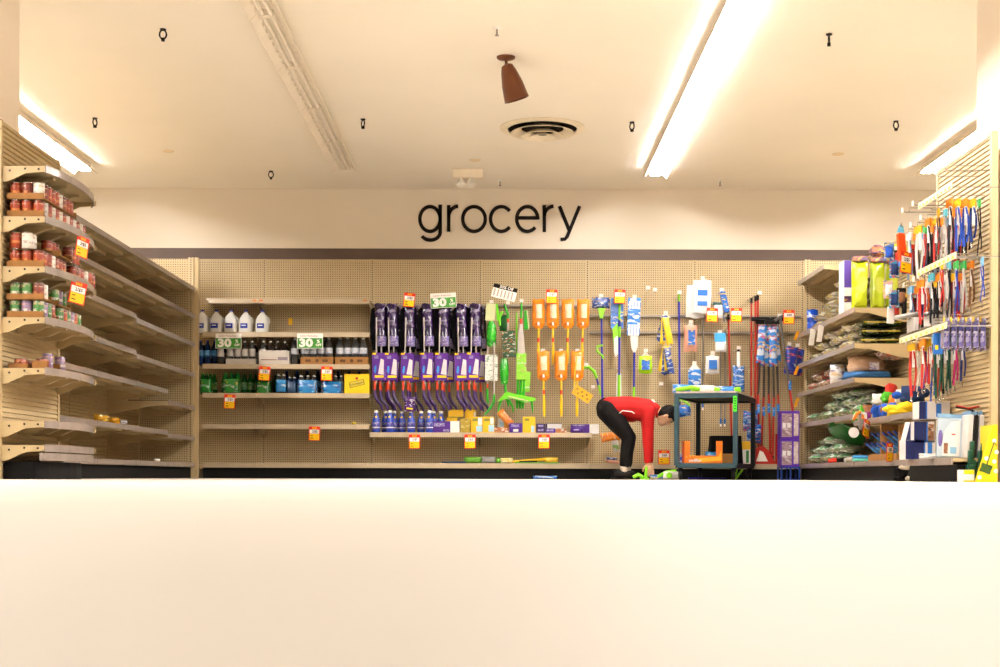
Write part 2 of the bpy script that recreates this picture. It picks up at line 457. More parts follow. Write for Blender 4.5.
# hanging hook clips
M_CLIP = mat('black_clip', '#15100c', .4)
def clip(px, py, i, where):
    x, y = ceil_pt(px, py - 4)
    t = thing('ceiling_clip', 'small black hanging clip on the ceiling %s' % where, 'ceiling clip', (x, y, CZ - .0005), (0, 0, i * 1.1), 'black ceiling clips')
    part('base', MB().lathe([(.022, -.008), (.024, 0)], 12), M_CLIP, t)
    pts = [(.026 * math.sin(a), 0, -.04 - .034 * math.cos(a) * -1) for a in [2 * math.pi * k / 12 for k in range(13)]]
    part('ring', MB().tube(pts, .0065, 6), M_CLIP, t, True)
    part('latch', MB().box(-.011, .011, -.012, .012, -.09, -.066), M_CLIP, t)
for i, a in enumerate([(163, 33, 'nearest the corner beyond the unlit fixture'), (95, 122, 'beside the lit fixture over the cans'), (363, 123, 'next to the far end of the unlit fixture'),
                       (271, 175, 'close to the back wall above the water jugs'), (829, 38, 'between the lit middle fixture and the white column'), (632, 126, 'between the vent and the lit fixture'), (896, 125, 'above the pet accessory panel')]):
    clip(a[0], a[1], i, a[2].replace('nearest', 'near'))
def sprinkler(px, py, where):
    x, y = ceil_pt(px, py - 3)
    t = thing('sprinkler_head', 'small white fire sprinkler head %s' % where, 'sprinkler', (x, y, CZ - .0005), (0, 0, 0), 'sprinkler heads')
    part('escutcheon', MB().lathe([(.012, -.016), (.03, -.008), (.036, 0)], 14), M_WHITE, t, True)
    part('stem', MB().tube([(0, 0, -.01), (0, 0, -.06)], .006, 6), M_HOOK, t)
    part('deflector', MB().lathe([(.016, -.064), (.016, -.06)], 10), M_HOOK, t)
sprinkler(497, 30, 'above the brown spotlight'); sprinkler(500, 183, 'over the grocery lettering'); sprinkler(720, 183, 'past the end of the lit middle fixture')
for px, py, wh in ((168, 151, 'over the empty side shelves'), (838, 154, 'over the bagged goods'), (475, 160, 'beside the emergency lamp')):
    x, y = ceil_pt(px, py)
    one('ceiling_cover', MB().lathe([(.055, -.006), (.062, 0)], 20), mat('cream_cover', '#e8d2ae', .7), 'flat round cover plate on the ceiling %s' % wh, 'cover plate', (x, y, CZ - .0005))
x, y = ceil_pt(468, 169)
em = thing('emergency_light', 'flat emergency light box with two small lamp heads', 'emergency light', (x, y, CZ - .0005))
part('housing', MB().box(-.165, .165, -.03, .05, -.1, 0, b=.01), mat('cream_plastic', '#f0e2cc', .5), em)
for s in (-1, 1):
    hd = part('lamp_head', MB().lathe([(.012, 0), (.03, -.03), (.048, -.075), (.044, -.08)], 14), M_WHITE, em, True, (s * .055 - .02, -.02, -.1), (R(-18), 0, 0))
    part('lens', MB().lathe([(.043, -.082), (.043, -.079)], 14), M_WHITE, hd)
# ---------------------------------------------------------------- shelving
def wp(name, mb, m, root, smooth=False, label=None, base=None):
    """a part whose mesh is given in place coordinates"""
    r = base or root
    l = Vector((0, 0, 0)); q = root
    while q is not None: l += q.location; q = q.parent
    return part(name, mb, m, root, smooth, -l, label=label)
def ribbed(X, s, y0, y1, z0, z1, pitch=.032, d=.011, th=.02):
    """panel with louvre-like horizontal ribs; face looks along s*x"""
    pl = []; z = z0
    while z < z1 - pitch * .5:
        pl += [(X, z), (X + s * d, z + pitch * .16), (X + s * d * .15, z + pitch * .98)]; z += pitch
    pl += [(X, z1), (X - s * th, z1), (X - s * th, z0)]
    mb = MB(); n = len(pl)
    vs = [(p[0], y0, p[1]) for p in pl] + [(p[0], y1, p[1]) for p in pl]
    fs = [(i, (i + 1) % n, (i + 1) % n + n, i + n) for i in range(n)]
    if s < 0: fs = [f[::-1] for f in fs]
    fs = [f[::-1] for f in fs]
    # end caps as narrow quads
    k = n - 3
    for o in (0, n):
        for i in range(0, k - 1):
            pass
    mb.add(vs, fs)
    mb.box(min(X, X - s * th), max(X, X - s * th), y0, y0 + .004, z0, z1); mb.box(min(X, X - s * th), max(X, X - s * th), y1 - .004, y1, z0, z1)
    return mb

# ---- endcap with curved shelves (canned food)
EX, EY0, EY1 = -3.146, 8.676, 9.807
ec = thing('endcap_shelf_unit', 'tan endcap unit with seven curved shelves holding canned food', 'shelving unit', (EX, 9.246, 0))
wp('back_panel', ribbed(EX, 1, EY0, EY1 - .03, .1, 2.247), M_RIB, ec)
wp('upright', MB().box(EX - .03, EX + .012, EY1 - .03, EY1 + .01, 0, 2.247), M_TAN, ec)
wp('upright', MB().box(EX - .03, EX + .012, EY0 - .02, EY0 + .015, 0, 2.247), M_TAN, ec)
def curve_front(k=1.0, off=0.0):
    """front outline of a curved shelf, near end first"""
    base = [(-3.115, 9.43), (-3.075, 9.6), (-3.052, 9.8), (-3.045, 10.0), (-3.055, 10.2), (-3.085, 10.42), (-3.125, 10.58), (-3.175, 10.68)]
    return [(x * .92, y * .92) for x, y in base]
def curved_shelf(root, z, bulge=1.0, name='shelf', br=True):
    fr = curve_front()
    if bulge != 1.0: fr = [(-2.866 + (x + 2.866) * bulge, y) for x, y in fr]
    out = fr + [(EX + .012, 9.826), (EX + .012, 8.676)]
    sh = wp(name, MB().prism(out[::-1], z - .012, z - .001, 'z'), M_TAN, root)
    mb = MB()
    for i in range(len(fr) - 1):
        (xa, ya), (xb, yb) = fr[i], fr[i + 1]
        nx, ny = (yb - ya), -(xb - xa); l = math.hypot(nx, ny); nx, ny = nx / l * .006, ny / l * .006
        vs = [(xa, ya, z - .042), (xb, yb, z - .042), (xb + nx, yb + ny, z - .042), (xa + nx, ya + ny, z - .042)]
        vs += [(p[0], p[1], z + .004) for p in vs]
        mb.add(vs, [(0, 1, 2, 3), (7, 6, 5, 4), (0, 4, 5, 1), (1, 5, 6, 2), (2, 6, 7, 3), (3, 7, 4, 0)])
    wp('price_channel', mb, M_CHAN, sh)
    if br:
        for y, e in ((8.676, .012), (9.77, .012)):
            pl = [(EX + .012, z - .10), (EX + .05, z - .095), (EX + .16, z - .045), (-2.869, z - .036), (-2.869, z - .0015), (EX + .012, z - .0015)]
            wp('bracket', MB().prism(pl, y, y + e, 'y'), M_TAN, sh)
            if y < 9:
                for x, zz in ((EX + .06, z - .03), (EX + .155, z - .018), (EX + .24, z - .02)):
                    wp('bolt_hole', MB().box(x - .006, x + .006, y - .0015, y + .002, zz - .006, zz + .006), M_BLACK, sh)
        for y in (8.97, 9.246, 9.52):
            pl = [(EX + .02, z - .07), (EX + .12, z - .065), (EX + .2, z - .03), (-2.905, z - .03), (-2.905, z - .0125), (EX + .02, z - .0125)]
            wp('stiffener', MB().prism(pl, y - .02, y + .02, 'y'), M_TAN, sh)
    return sh
EZ = [1.959, 1.644, 1.331, 1.014, .697, .364, .215]
for z in EZ[:6]: curved_shelf(ec, z)
curved_shelf(ec, EZ[6], .6, 'base_shelf')
fr = [(-2.866 + (x + 2.866) * .8, y) for x, y in curve_front()]
mb = MB()
for i in range(len(fr) - 1):
    mb.prism([(fr[i][0] - .03, fr[i][1]), (fr[i + 1][0] - .03, fr[i + 1][1]), (fr[i + 1][0] + .004, fr[i + 1][1]), (fr[i][0] + .004, fr[i][1])][::-1], .118, .166, 'z')
wp('base_lip', mb, M_CHAN, ec)
kf = [(x - .07, 9.246 + (y - 9.246) * .93) for x, y in curve_front()]
wp('kick_plate', MB().prism((kf + [(EX, 9.75), (EX, 8.74)])[::-1], 0, .11, 'z'), M_KICK, ec)

# ---- straight gondola runs
def sshelf(root, X, s, depth, y0, y1, z, chan=M_CHAN, seams=True, brk=(True, True)):
    """straight shelf, its front at X looking along s*x, from y0 to y1"""
    xb = X - s * depth
    a, b = min(X, xb), max(X, xb)
    sh = wp('shelf', MB().box(a, b, y0 + .002, y1 - .002, z - .014, z - .001), M_TAN, root)
    wp('price_channel', MB().box(min(X, X + s * .006), max(X, X + s * .006), y0 + .003, y1 - .003, z - .042, z + .004), chan, sh)
    for fx in (.14, .40):
        x = X - s * depth * (fx + .1)
        wp('stiffener', MB().box(x - .035, x + .035, y0 + .05, y1 - .05, z - .045, z - .0145), M_TAN, sh)
    for y, on in ((y0 + .004, brk[0]), (y1 - .014, brk[1])):
        if on:
            pl = [(xb, z - .13), (xb + s * .08, z - .125), (X - s * .14, z - .05), (X - s * .004, z - .04), (X - s * .004, z - .0145), (xb, z - .0145)]
            wp('bracket', MB().prism(pl if s > 0 else pl[::-1], y, y + .01, 'y'), M_TAN, sh)
    return sh
LX, LB, LY = -3.39, -4.0, [15.25, 14.03, 12.81, 11.59, 10.42]
lg = thing('gondola_shelving', 'long tan gondola of mostly empty shelves leading to the back wall', 'shelving unit', (LB, 13, 0))
for i in range(4):
    wp('back_panel', ribbed(LB, 1, LY[i + 1] + .012, LY[i] - .012, .1, 2.30), M_RIB, lg)
    wp('upright', MB().box(LB - .03, LB + .01, LY[i + 1] - .014, LY[i + 1] + .014, 0, 2.30), M_TAN, lg)
    zs = [2.09, 1.79, [1.48, 1.48, 1.515, 1.515][i], [1.148, 1.148, 1.18, 1.18][i], [.785, .895, .895, .895][i], [.452, .48, .48, .48][i]]
    for z in zs: sshelf(lg, LX, 1, LX - LB - .012, LY[i + 1], LY[i], z)
    sshelf(lg, LX, 1, LX - LB - .012, LY[i + 1], LY[i], .163, brk=(False, False))
wp('kick_plate', MB().box(LB, LX - .04, LY[4], LY[0], 0, .117), M_KICK, lg)
wing = thing('pegboard_wing', 'narrow tan pegboard end panel closing the empty gondola at the back', 'panel', (LX, 15.27, 0))
part('panel', MB().box(-.7, -.075, 0, .02, .0, 2.41), M_PEG, wing)
part('upright', MB().box(-.03, .03, -.012, .03, 0, 2.425), M_SLOT, wing, loc=(-.045, 0, 0))
part('edge_post', MB().box(-.013, .035, .0, .05, 0, 2.425), M_TAN, wing)

RX, RB, RYS = 3.23, 3.75, [15.22, 14.0, 12.78, 11.56, 10.38]
rg = thing('gondola_shelving', 'tan gondola crowded with bagged pet goods beside the back wall', 'shelving unit', (RB, 13, 0))
RZ = {0: [2.17, 1.592, 1.262, .948, .610], 1: [1.592, 1.262, .948, .610], 2: [.545], 3: [.545]}
for i in range(4):
    wp('back_panel', ribbed(RB, -1, RYS[i + 1] + .012, RYS[i] - .012, .1, 2.30), M_RIB, rg)
    wp('upright', MB().box(RB - .01, RB + .03, RYS[i + 1] - .014, RYS[i + 1] + .014, 0, 2.30), M_TAN, rg)
    for z in RZ[i]: sshelf(rg, RX, -1, RB - RX - .012, RYS[i + 1], RYS[i], z)
    sshelf(rg, RX, -1, RB - RX - .012, RYS[i + 1], RYS[i], .170, brk=(False, False))
wp('kick_plate', MB().box(RX + .04, RB, RYS[4], RYS[0], 0, .124), M_KICK, rg)
wing2 = thing('pegboard_wing', 'narrow tan pegboard end panel behind the crowded pet goods gondola', 'panel', (3.31, 15.25, 0))
part('panel', MB().box(.06, .8, .0, .02, 0, 2.41), M_PEG, wing2)
part('upright', MB().box(-.03, .03, -.0, .03, 0, 2.42), M_SLOT, wing2, loc=(.03, 0, 0))

# ---- endcap panel with pet accessories
PX, PY0, PY1 = 3.146, 8.933, 10.056
pc = thing('endcap_panel_unit', 'tall tan ribbed endcap panel hung with leashes and collars', 'shelving unit', (PX, 9.5, 0))
wp('back_panel', ribbed(PX, -1, PY0 + .03, PY1 - .03, .1, 2.247), M_RIB, pc)
wp('upright', MB().box(PX - .012, PX + .03, PY1 - .03, PY1 + .012, 0, 2.257), M_TAN, pc)
wp('upright', MB().box(PX - .012, PX + .03, PY0 - .012, PY0 + .03, 0, 2.257), M_TAN, pc)
wp('top_rail', MB().box(PX - .014, PX + .03, PY0 + .03, PY1 - .03, 2.23, 2.257), M_TAN, pc)
ds = wp('base_shelf', MB().box(2.898, PX - .012, 8.95, 10.046, .132, .155), M_TAN, pc)
wp('price_channel', MB().box(2.89, 2.898, 8.95, 10.046, .112, .159), M_CHAN, ds)
wp('kick_plate', MB().box(2.935, PX - .012, 8.98, 10.03, 0, .112), M_KICK, pc)

# ---- back wall gondola
PEGY, FRY = 15.80, 15.35
SE = [W(x, 380, PEGY)[0] for x in (156, 264, 372, 480, 587.2, 694.5, 802, 909)]
bg = thing('back_wall_gondola', 'long tan pegboard gondola along the back wall under the grocery lettering', 'shelving unit', (0, PEGY, 0))
for i in range(7):
    x0, x1 = SE[i], SE[i + 1]
    part('pegboard_panel', MB().box(x0 + .016 - (x0 + x1) / 2, x1 - .016 - (x0 + x1) / 2, 0, .012, .1, 1.26), M_PEG, bg, loc=((x0 + x1) / 2, 0, 0))
    part('pegboard_panel', MB().box(x0 + .016 - (x0 + x1) / 2, x1 - .016 - (x0 + x1) / 2, 0, .012, 1.264, 2.475), M_PEG, bg, loc=((x0 + x1) / 2, 0, 0))
for x in SE: part('upright', MB().box(-.016, .016, -.004, .03, 0, 2.495), M_SLOT, bg, loc=(x, 0, 0))
wp('top_cap', MB().box(SE[0], SE[-1], PEGY - .006, PEGY + .03, 2.476, 2.492), M_TAN, bg)
def bshelf(x0, x1, z, ends=()):
    sh = wp('shelf', MB().box(x0, x1, FRY, PEGY - .005, z - .014, z - .001), M_TAN, bg)
    wp('shelf_lip', MB().prism([(FRY - .012, z - .05), (FRY - .002, z - .05), (FRY + .004, z - .014), (FRY + .004, z + .003), (FRY - .008, z + .003)][::-1], x0, x1, 'x'), M_LIP, sh)
    for x in ends:
        pl = [(PEGY - .005, z - .13), (PEGY - .08, z - .125), (FRY + .1, z - .05), (FRY + .02, z - .04), (FRY + .02, z - .0145), (PEGY - .005, z - .0145)]
        wp('bracket', MB().prism(pl, x - .006, x + .006, 'x'), M_TAN, sh)
    wp('stiffener', MB().box(x0 + .05, x1 - .05, 15.5, 15.58, z - .04, z - .0145), M_TAN, sh)
    return sh
xa, xm, xb = -3.325, SE[1], W(369.5, 380, FRY)[0]
BZ = [1.984, 1.614, 1.26, .94, .597]
for z in BZ:
    bshelf(xa, xm - .002, z, (xm - .02,)); bshelf(xm + .002, xb, z, (xm + .02, xb - .02))
MZ = .51
xc, xd = W(368.5, 436, FRY)[0], W(592, 436, FRY)[0]
bshelf(xb + .006, SE[3] - .002, MZ, (xb + .02, SE[3] - .02)); bshelf(SE[3] + .002, xd, MZ, (SE[3] + .02, xd - .02))
ed = [xa] + SE[1:7]
for i in range(6):
    sh = wp('base_shelf', MB().box(ed[i] + .002, ed[i + 1] - .002, FRY, PEGY - .005, .15, .172), M_TAN, bg)
    wp('shelf_lip', MB().box(ed[i] + .002, ed[i + 1] - .002, FRY - .01, FRY, .118, .174), M_LIP, sh)
wp('kick_plate', MB().box(xa, 3.28, FRY + .03, FRY + .06, 0, .125), M_KICK, bg)
M_BAR = mat('grey_hook_rail', '#8f8478', .4, .3)
for x0, x1, py in ((SE[2], SE[4], 305.5), (SE[4], SE[6], 315.5), (SE[4], SE[6], 332)):
    z = W(503, py, 15.76)[1]
    for (p, q) in ((x0 + .02, (x0 + x1) / 2 - .004), ((x0 + x1) / 2 + .004, x1 - .02)):
        wp('hook_rail', MB().box(p, q, 15.755, 15.795, z - .011, z + .011), M_BAR, bg)
ALB = .85
# ---------------------------------------------------------------- canned food on the curved shelves
M_TIN = mat('tin_lid', '#b9aea2', .25, .9)
CANM = {}
def canprint(name, top, mid, patch, low):
    """paper label in bands: colour by height with an ingredient patch on the front"""
    m = bpy.data.materials.new(name); m.use_nodes = True
    nt = m.node_tree; b = nt.nodes['Principled BSDF']; N = nt.nodes.new; L = nt.links.new
    tc = N('ShaderNodeTexCoord'); sp = N('ShaderNodeSeparateXYZ'); L(tc.outputs['Object'], sp.inputs[0])
    mr = N('ShaderNodeMapRange'); mr.inputs['From Max'].default_value = .105; L(sp.outputs[2], mr.inputs['Value'])
    rp = N('ShaderNodeValToRGB'); rp.color_ramp.interpolation = 'CONSTANT'; e = rp.color_ramp.elements
    for k in range(4): e.new(.5)
    for i, (p, c) in enumerate(((0, low), (.12, mid), (.34, patch), (.5, mid), (.74, '#c89a74'), (.8, top))):
        e[i].position = p; e[i].color = lin(c)
    L(mr.outputs[0], rp.inputs['Fac'])
    nz = N('ShaderNodeTexNoise'); nz.inputs['Scale'].default_value = 55; L(tc.outputs['Object'], nz.inputs['Vector'])
    r2 = N('ShaderNodeValToRGB'); r2.color_ramp.elements[0].position = .45; r2.color_ramp.elements[1].position = .55
    L(nz.outputs['Fac'], r2.inputs['Fac'])
    mx = N('ShaderNodeMixRGB'); L(r2.outputs['Color'], mx.inputs[0]); mx.inputs[2].default_value = lin(mid)
    L(rp.outputs['Color'], mx.inputs[1])
    L(mx.outputs[0], b.inputs['Base Color']); b.inputs['Roughness'].default_value = .35
    return m
CANM['red'] = canprint('red_can_label', '#641f10', '#9c3414', '#d08038', '#6a1d0e')
CANM['dark'] = canprint('dark_red_can_label', '#5a1f18', '#7e2b1c', '#c07a4a', '#4a1712')
CANM['green'] = canprint('green_can_label', '#b9a68c', '#3f7a32', '#d8d2c4', '#c98432')
CANM['purple'] = canprint('purple_can_label', '#5b3a66', '#8a6f8c', '#dbd3c8', '#d08a35')
CANM['white'] = canprint('white_can_label', '#d8cdbf', '#e4dace', '#b9aaa0', '#c9bdb0')
def can_mesh(r, h, m):
    body = MB().lathe([(r * .95, .003), (r, .006), (r, h - .006), (r * .95, h - .003)], 18).mesh('label', m, True)
    rim = MB().lathe([(r * .93, 0), (r * 1.02, .001), (r * 1.02, .004), (r * .96, .0045)], 18)
    lid = MB().lathe([(r * .96, h - .0045), (r * 1.02, h - .004), (r * 1.02, h), (r * .94, h), (r * .92, h - .003)], 18)
    return body, rim.mesh('rim', M_TIN, True), lid.mesh('lid', M_TIN, True)
CANS = {k: can_mesh(.034, .105, m) for k, m in CANM.items()}
CANS['short'] = can_mesh(.040, .062, CANM['dark'])
def can(kind, x, y, z, label, rz=0, group='food cans'):
    t = thing('food_can', label, 'can', (x, y, z), (0, 0, rz), group)
    link('label', CANS[kind][0], t); link('rim', CANS[kind][1], t); link('lid', CANS[kind][2], t)
    return t
def tray(x0, x1, y0, y1, z, h, label):
    mb = MB().box(x0, x1, y0, y1, z, z + .004)
    mb.box(x0, x0 + .004, y0, y1, z, z + h); mb.box(x1 - .004, x1, y0, y1, z, z + min(h, .012))
    mb.box(x0, x1, y0, y0 + .004, z, z + h); mb.box(x0, x1, y1 - .004, y1, z, z + h)
    xc, yc = (x0 + x1) / 2, (y0 + y1) / 2
    mb.v = [(a - xc, b - yc, c - z) for a, b, c in mb.v]
    return one('cardboard_tray', mb, M_CARDB, label, 'tray', (xc, yc, z), group='cardboard can trays')
CX = [-3.085, -3.010, -2.935]
SHELFN = ['top', 'second', 'third', 'fourth', 'fifth']
def fill(si, tier, z, x0, y0, ny, cols, miss=(), tr=.04):
    """a tray of cans: three across (x), ny deep (y)"""
    nx = 3; g = .0725
    nm = '%s tray on the %s curved shelf' % ({0: 'lower', 1: 'upper'}[tier], SHELFN[si])
    tray(x0 - .045, x0 + 2 * g + .045, y0 - .04, y0 + (ny - 1) * g + .04, z, tr, 'brown cardboard %s' % nm.replace('tray', 'can tray'))
    k = 0
    for i in range(nx):
        for j in range(ny):
            if (i, j) in miss or (i == 1 and j > 0 and j < ny - 1): continue
            kind = cols[(i * 7 + j * 3) % len(cols)]
            can(kind, x0 + i * g, y0 + j * g, z + .0045, '%s can, row %s, %s from near end, %s' % (
                {'red': 'red soup', 'dark': 'dark red', 'green': 'green vegetable', 'purple': 'purple fruit', 'white': 'pale label'}[kind], ['one', 'two', 'three'][i], ORD[j], nm.replace(' on the', ',').replace(' curved', '')), (i * 3 + j) * 1.3)
xa0 = -3.07
fill(0, 0, EZ[1], xa0, 8.74, 13, ['red', 'red', 'red', 'dark', 'red', 'white'], miss={(0, 11), (0, 12)})
fill(0, 1, EZ[1] + .1105, xa0, 8.74, 9, ['red', 'red', 'dark', 'red', 'white'])
fill(1, 0, EZ[2], xa0, 8.74, 7, ['red', 'dark', 'red', 'white', 'red'], miss={(1, 1)})
for j in range(6):
    can(['red', 'dark', 'red', 'white'][j % 4], xa0 + .155 + .004 * j, 9.37 + j * .073, EZ[2], 'red soup can standing loose, %s from the tray, second curved shelf' % ORD[j], j)
fill(1, 1, EZ[2] + .1105, xa0, 8.74, 2, ['red', 'white', 'dark'], miss={(2, 0), (2, 1)}, tr=.004)
tray(xa0 + .06, xa0 + .2, 8.99, 9.22, EZ[2] + .1105, .04, 'short brown tray on the can tops of the second curved shelf')
for j in range(3):
    can('red', xa0 + .1, 9.03 + j * .072, EZ[2] + .1150, 'red soup can inside the short tray, %s from the near end' % ORD[j], j)
    can(['dark', 'red', 'red'][j], xa0 + .173 - .01, 9.26 + j * .073, EZ[2] + .1105, 'dark red can stacked on the second curved shelf, %s beyond the short tray' % ORD[j], j)
fill(2, 0, EZ[3], xa0, 8.74, 4, ['green', 'white', 'purple', 'dark', 'green'])
for j in range(6):
    can(['green', 'red', 'green', 'purple', 'red', 'green'][j], xa0 + .16, 9.08 + j * .075, EZ[3], '%s can standing loose on the third curved shelf, %s beyond the tray' % (['green', 'red', 'green', 'purple', 'red', 'green'][j], ORD[j]), j * 1.7)
fill(2, 1, EZ[3] + .1105, xa0, 8.74, 2, ['green', 'white', 'dark', 'green'])
tray(xa0 + .03, xa0 + .19, 9.0, 9.25, EZ[3] + .1105, .035, 'small brown tray on can tops of the third curved shelf')
for j in range(3):
    can(['green', 'purple', 'green'][j], xa0 + .14, 9.05 + j * .074, EZ[3] + .1150, '%s can in the small tray on the third curved shelf, %s of three' % (['green', 'purple', 'pale green'][j], ORD[j]), j)
z = EZ[4]
tray(xa0 - .04, xa0 + .085, 8.72, 8.84, z, .03, 'open brown tray holding one short can')
tray(xa0 + .1, xa0 + .2, 8.74, 9.0, z, .05, 'pale cardboard tray at the front of the fourth shelf')
can('short', xa0 + .02, 8.78, z + .0045, 'short dark red can, nearer the panel in the open tray')
can('short', xa0 + .05, 8.895, z, 'short dark red can standing behind the open tray', 1)
can('short', xa0 + .15, 8.80, z + .0045, 'short dark can inside the pale cardboard tray', 2)
can('purple', xa0 + .15, 8.90, z + .0045, 'purple label can inside the pale cardboard tray', 2)
can('purple', xa0 + .165, 9.10, z, 'purple label can alone beyond the pale tray', .5)

ALB = .62
# ---------------------------------------------------------------- price cards
ALB = .95
M_RED = mat('red_card_ink', '#e0300f', .5)
M_YEL = mat('yellow_card', '#f7bf06', .5)
M_WCARD = mat('white_card', '#f1e8dd', .5)
M_GCARD = mat('green_card', '#3f8a2f', .5)
ALB = .62
M_INKB = mat('print_black', '#241a14', .6)
M_INKR = mat('print_red', '#c4543c', .6)
def sale_meshes(w, h):
    return (MB().box(-w / 2, w / 2, -.001, .001, -h, 0).mesh('card', M_RED), MB().box(-w * .43, w * .43, -.0018, -.0011, -h * .95, -h * .52).mesh('yellow_panel', M_YEL),
            MB().box(-w * .43, w * .43, -.0018, -.0011, -h * .50, -h * .22).mesh('white_panel', M_WCARD),
            MB().box(-w * .33, -w * .12, -.0022, -.0019, -h * .66, -h * .62).box(-w * .33, -w * .08, -.0022, -.0019, -h * .85, -h * .80).mesh('small_print', M_INKB))
SM = sale_meshes(.125, .155)
def sale(px, py, Y, label, tilt=0, rz=0, s=1.0):
    """orange sale card, (px, py) = middle of its upper edge"""
    x, z = W(px, py, Y)
    t = thing('sale_card', label, 'price card', (x, Y, z), (0, tilt, rz), 'red and yellow sale cards')
    t.scale = (s, s, s)
    link('card', SM[0], t); link('yellow_panel', SM[1], t); link('white_panel', SM[2], t); link('small_print', SM[3], t)
    text('lettering', 'SALE', .017, M_YEL, t, (0, -.0013, -.017), bold=.001)
    text('lettering', '2/$5', .024, M_INKB, t, (.005, -.002, -.056), bold=.0006)
    return t
def thirty(px, py, Y, label, tilt=0):
    x, z = W(px, py, Y); w, h = .285, .165
    t = thing('discount_card', label, 'discount card', (x, Y, z), (0, tilt, 0), 'green discount cards')
    part('card', MB().box(-w / 2, w / 2, -.001, .001, -h, 0), M_WCARD, t)
    part('green_panel', MB().box(-w * .48, w * .48, -.0018, -.0011, -h * .97, -h * .31), M_GCARD, t)
    text('lettering', '30', .088, M_WCARD, t, (-.045, -.0022, -h * .65), bold=.006, sx=1.25)
    text('lettering', '%', .034, M_WCARD, t, (.092, -.0022, -h * .52), bold=.0015)
    text('lettering', 'OFF', .026, M_WCARD, t, (.095, -.0022, -h * .77), bold=.0012)
    text('lettering', 'Lower Reduction', .020, M_INKR, t, (-.01, -.0015, -h * .16))
    return t
sY = FRY - .02
thirty(228.5, 333.5, sY, 'green and white thirty percent card above the white bottle tray'); thirty(310, 333.5, sY, 'green and white thirty percent card above the brown bottle tray')
thirty(443, 293, 15.42, 'tilted green thirty percent card over the purple mops', R(-3))
for px, py, lb, tl in ((265, 366.5, 'red and yellow sale card under the white drink case', 4), (327, 366.5, 'red and yellow sale card over the blue water pack', 2), (230, 394.5, 'red and yellow sale card under the green soda bottles', 3), (314.5, 426.5, 'red and yellow sale card on the empty lower shelf', 1),
                      (414.5, 434.5, 'red and yellow sale card below the blue cleaner bottles', 0), (470, 434.5, 'red and yellow sale card below the yellow refill boxes', 0), (544, 434.5, 'red and yellow sale card below the purple cartons', 0)):
    sale(px, py, sY, lb, R(tl))
sale(410, 293, 15.40, 'red and yellow sale card over the third purple mop', R(6)); sale(552, 289.5, 15.40, 'red and yellow sale card over the orange duster bags', R(2))
sale(620, 289.5, 15.40, 'red and yellow sale card over the green and blue brooms', R(2)); sale(712.5, 308, 15.40, 'red and yellow sale card below the white ironing cover', R(2))
sale(736.5, 308, 15.40, 'red and yellow sale card beside the tall red poles', R(1)); sale(789, 310, 15.40, 'red and yellow sale card near the blue hanging bags', R(1))
sale(664, 463.5 - 13.2, 15.33, 'red and yellow sale card standing by the reaching hand', 0)
t = thing('shelf_card', 'white tilted card with a black header over the green brooms', 'price card', (W(506, 286, 15.42)[0], 15.42, W(506, 286, 15.42)[1]), (0, R(14), 0))
part('card', MB().box(-.135, .135, -.001, .001, -.15, 0), M_WCARD, t); part('header', MB().box(-.135, .135, -.0018, -.0011, -.045, 0), M_INKB, t)
text('lettering', '30% Off', .034, M_WCARD, t, (.01, -.002, -.022), bold=.001)
for i in range(6): part('price_line', MB().box(-.118 + i * .04, -.1 + i * .04, -.0018, -.0011, -.135, -.055), mat('pale_print', '#d9c9b8', .6), t)
# price cards on the endcap channel
for j, (px, py, Yq, rz) in enumerate(((83.5, 237, 9.2, 62), (79.5, 282, 9.12, 48))):
    sale(px, py, Yq, 'orange and yellow sale card hanging from the %s curved shelf channel' % ['second', 'third'][j], R(10), R(rz), .9 if j == 0 else .95)
x, z = W(290, 318, 15.76)
one('price_tag', MB().box(-.022, .022, -.002, .002, -.075, 0), M_YEL, 'small yellow tag pinned to the pegboard beside the water jugs', 'price tag', (x, 15.79, z))
for i, (px, lb) in enumerate(((254.5, 'over the fourth jug'), (261, 'over the last jug'), (365, 'beside the first mop'))):
    x, z = W(px, 299.8, sY)
    one('price_tag', MB().box(-.022, .022, -.0012, .0012, -.016, 0), mat('orange_tag', '#e8842a', .5), 'tiny orange tag on the top shelf edge %s' % lb, 'price tag', (x, sY, z), group='tiny orange shelf tags')

# ---------------------------------------------------------------- drinks
ALB = 1
M_JUG = mat('milky_plastic', '#e9e6e0', .25, trans=.3, var=.03)
ALB = .62
M_BLUE = mat('blue_print', '#2236a0', .4)
M_BLUECAP = mat('blue_cap', '#2a3fb5', .4)
jug = thing('water_jug', 'clear gallon water jug, first from the tan end post', 'jug', (0, 0, 0), (0, 0, 0), 'gallon water jugs')
part('body', MB().lathe([(.06, 0), (.068, .008), (.07, .05), (.07, .13), (.064, .16), (.045, .195), (.024, .222), (.018, .228), (.018, .24)], 24, sq=5), M_JUG, jug, True)
part('label', MB().box(-.05, .03, -.0735, -.0722, .05, .105), M_BLUE, jug)
part('white_print', MB().box(-.038, .01, -.0742, -.0736, .078, .086), M_WHITE, jug)
part('cap', MB().lathe([(.02, .24), (.021, .243), (.021, .256), (.019, .258)], 16), M_BLUECAP, jug, True)
part('handle', MB().tube([(.05, 0, .1), (.075, 0, .12), (.074, 0, .155), (.045, 0, .185), (.03, 0, .2)], .011, 8), M_JUG, jug, True)
jx = [W(p, 330, 15.47)[0] for p in (202.5, 216.5, 231.2, 246, 262.5)]
jug.location = (jx[0], 15.47, BZ[1])
for i in range(1, 5): dup(jug, (jx[i], 15.47, BZ[1]), None, 'clear gallon water jug, %s from the tan end post' % ORD[i])

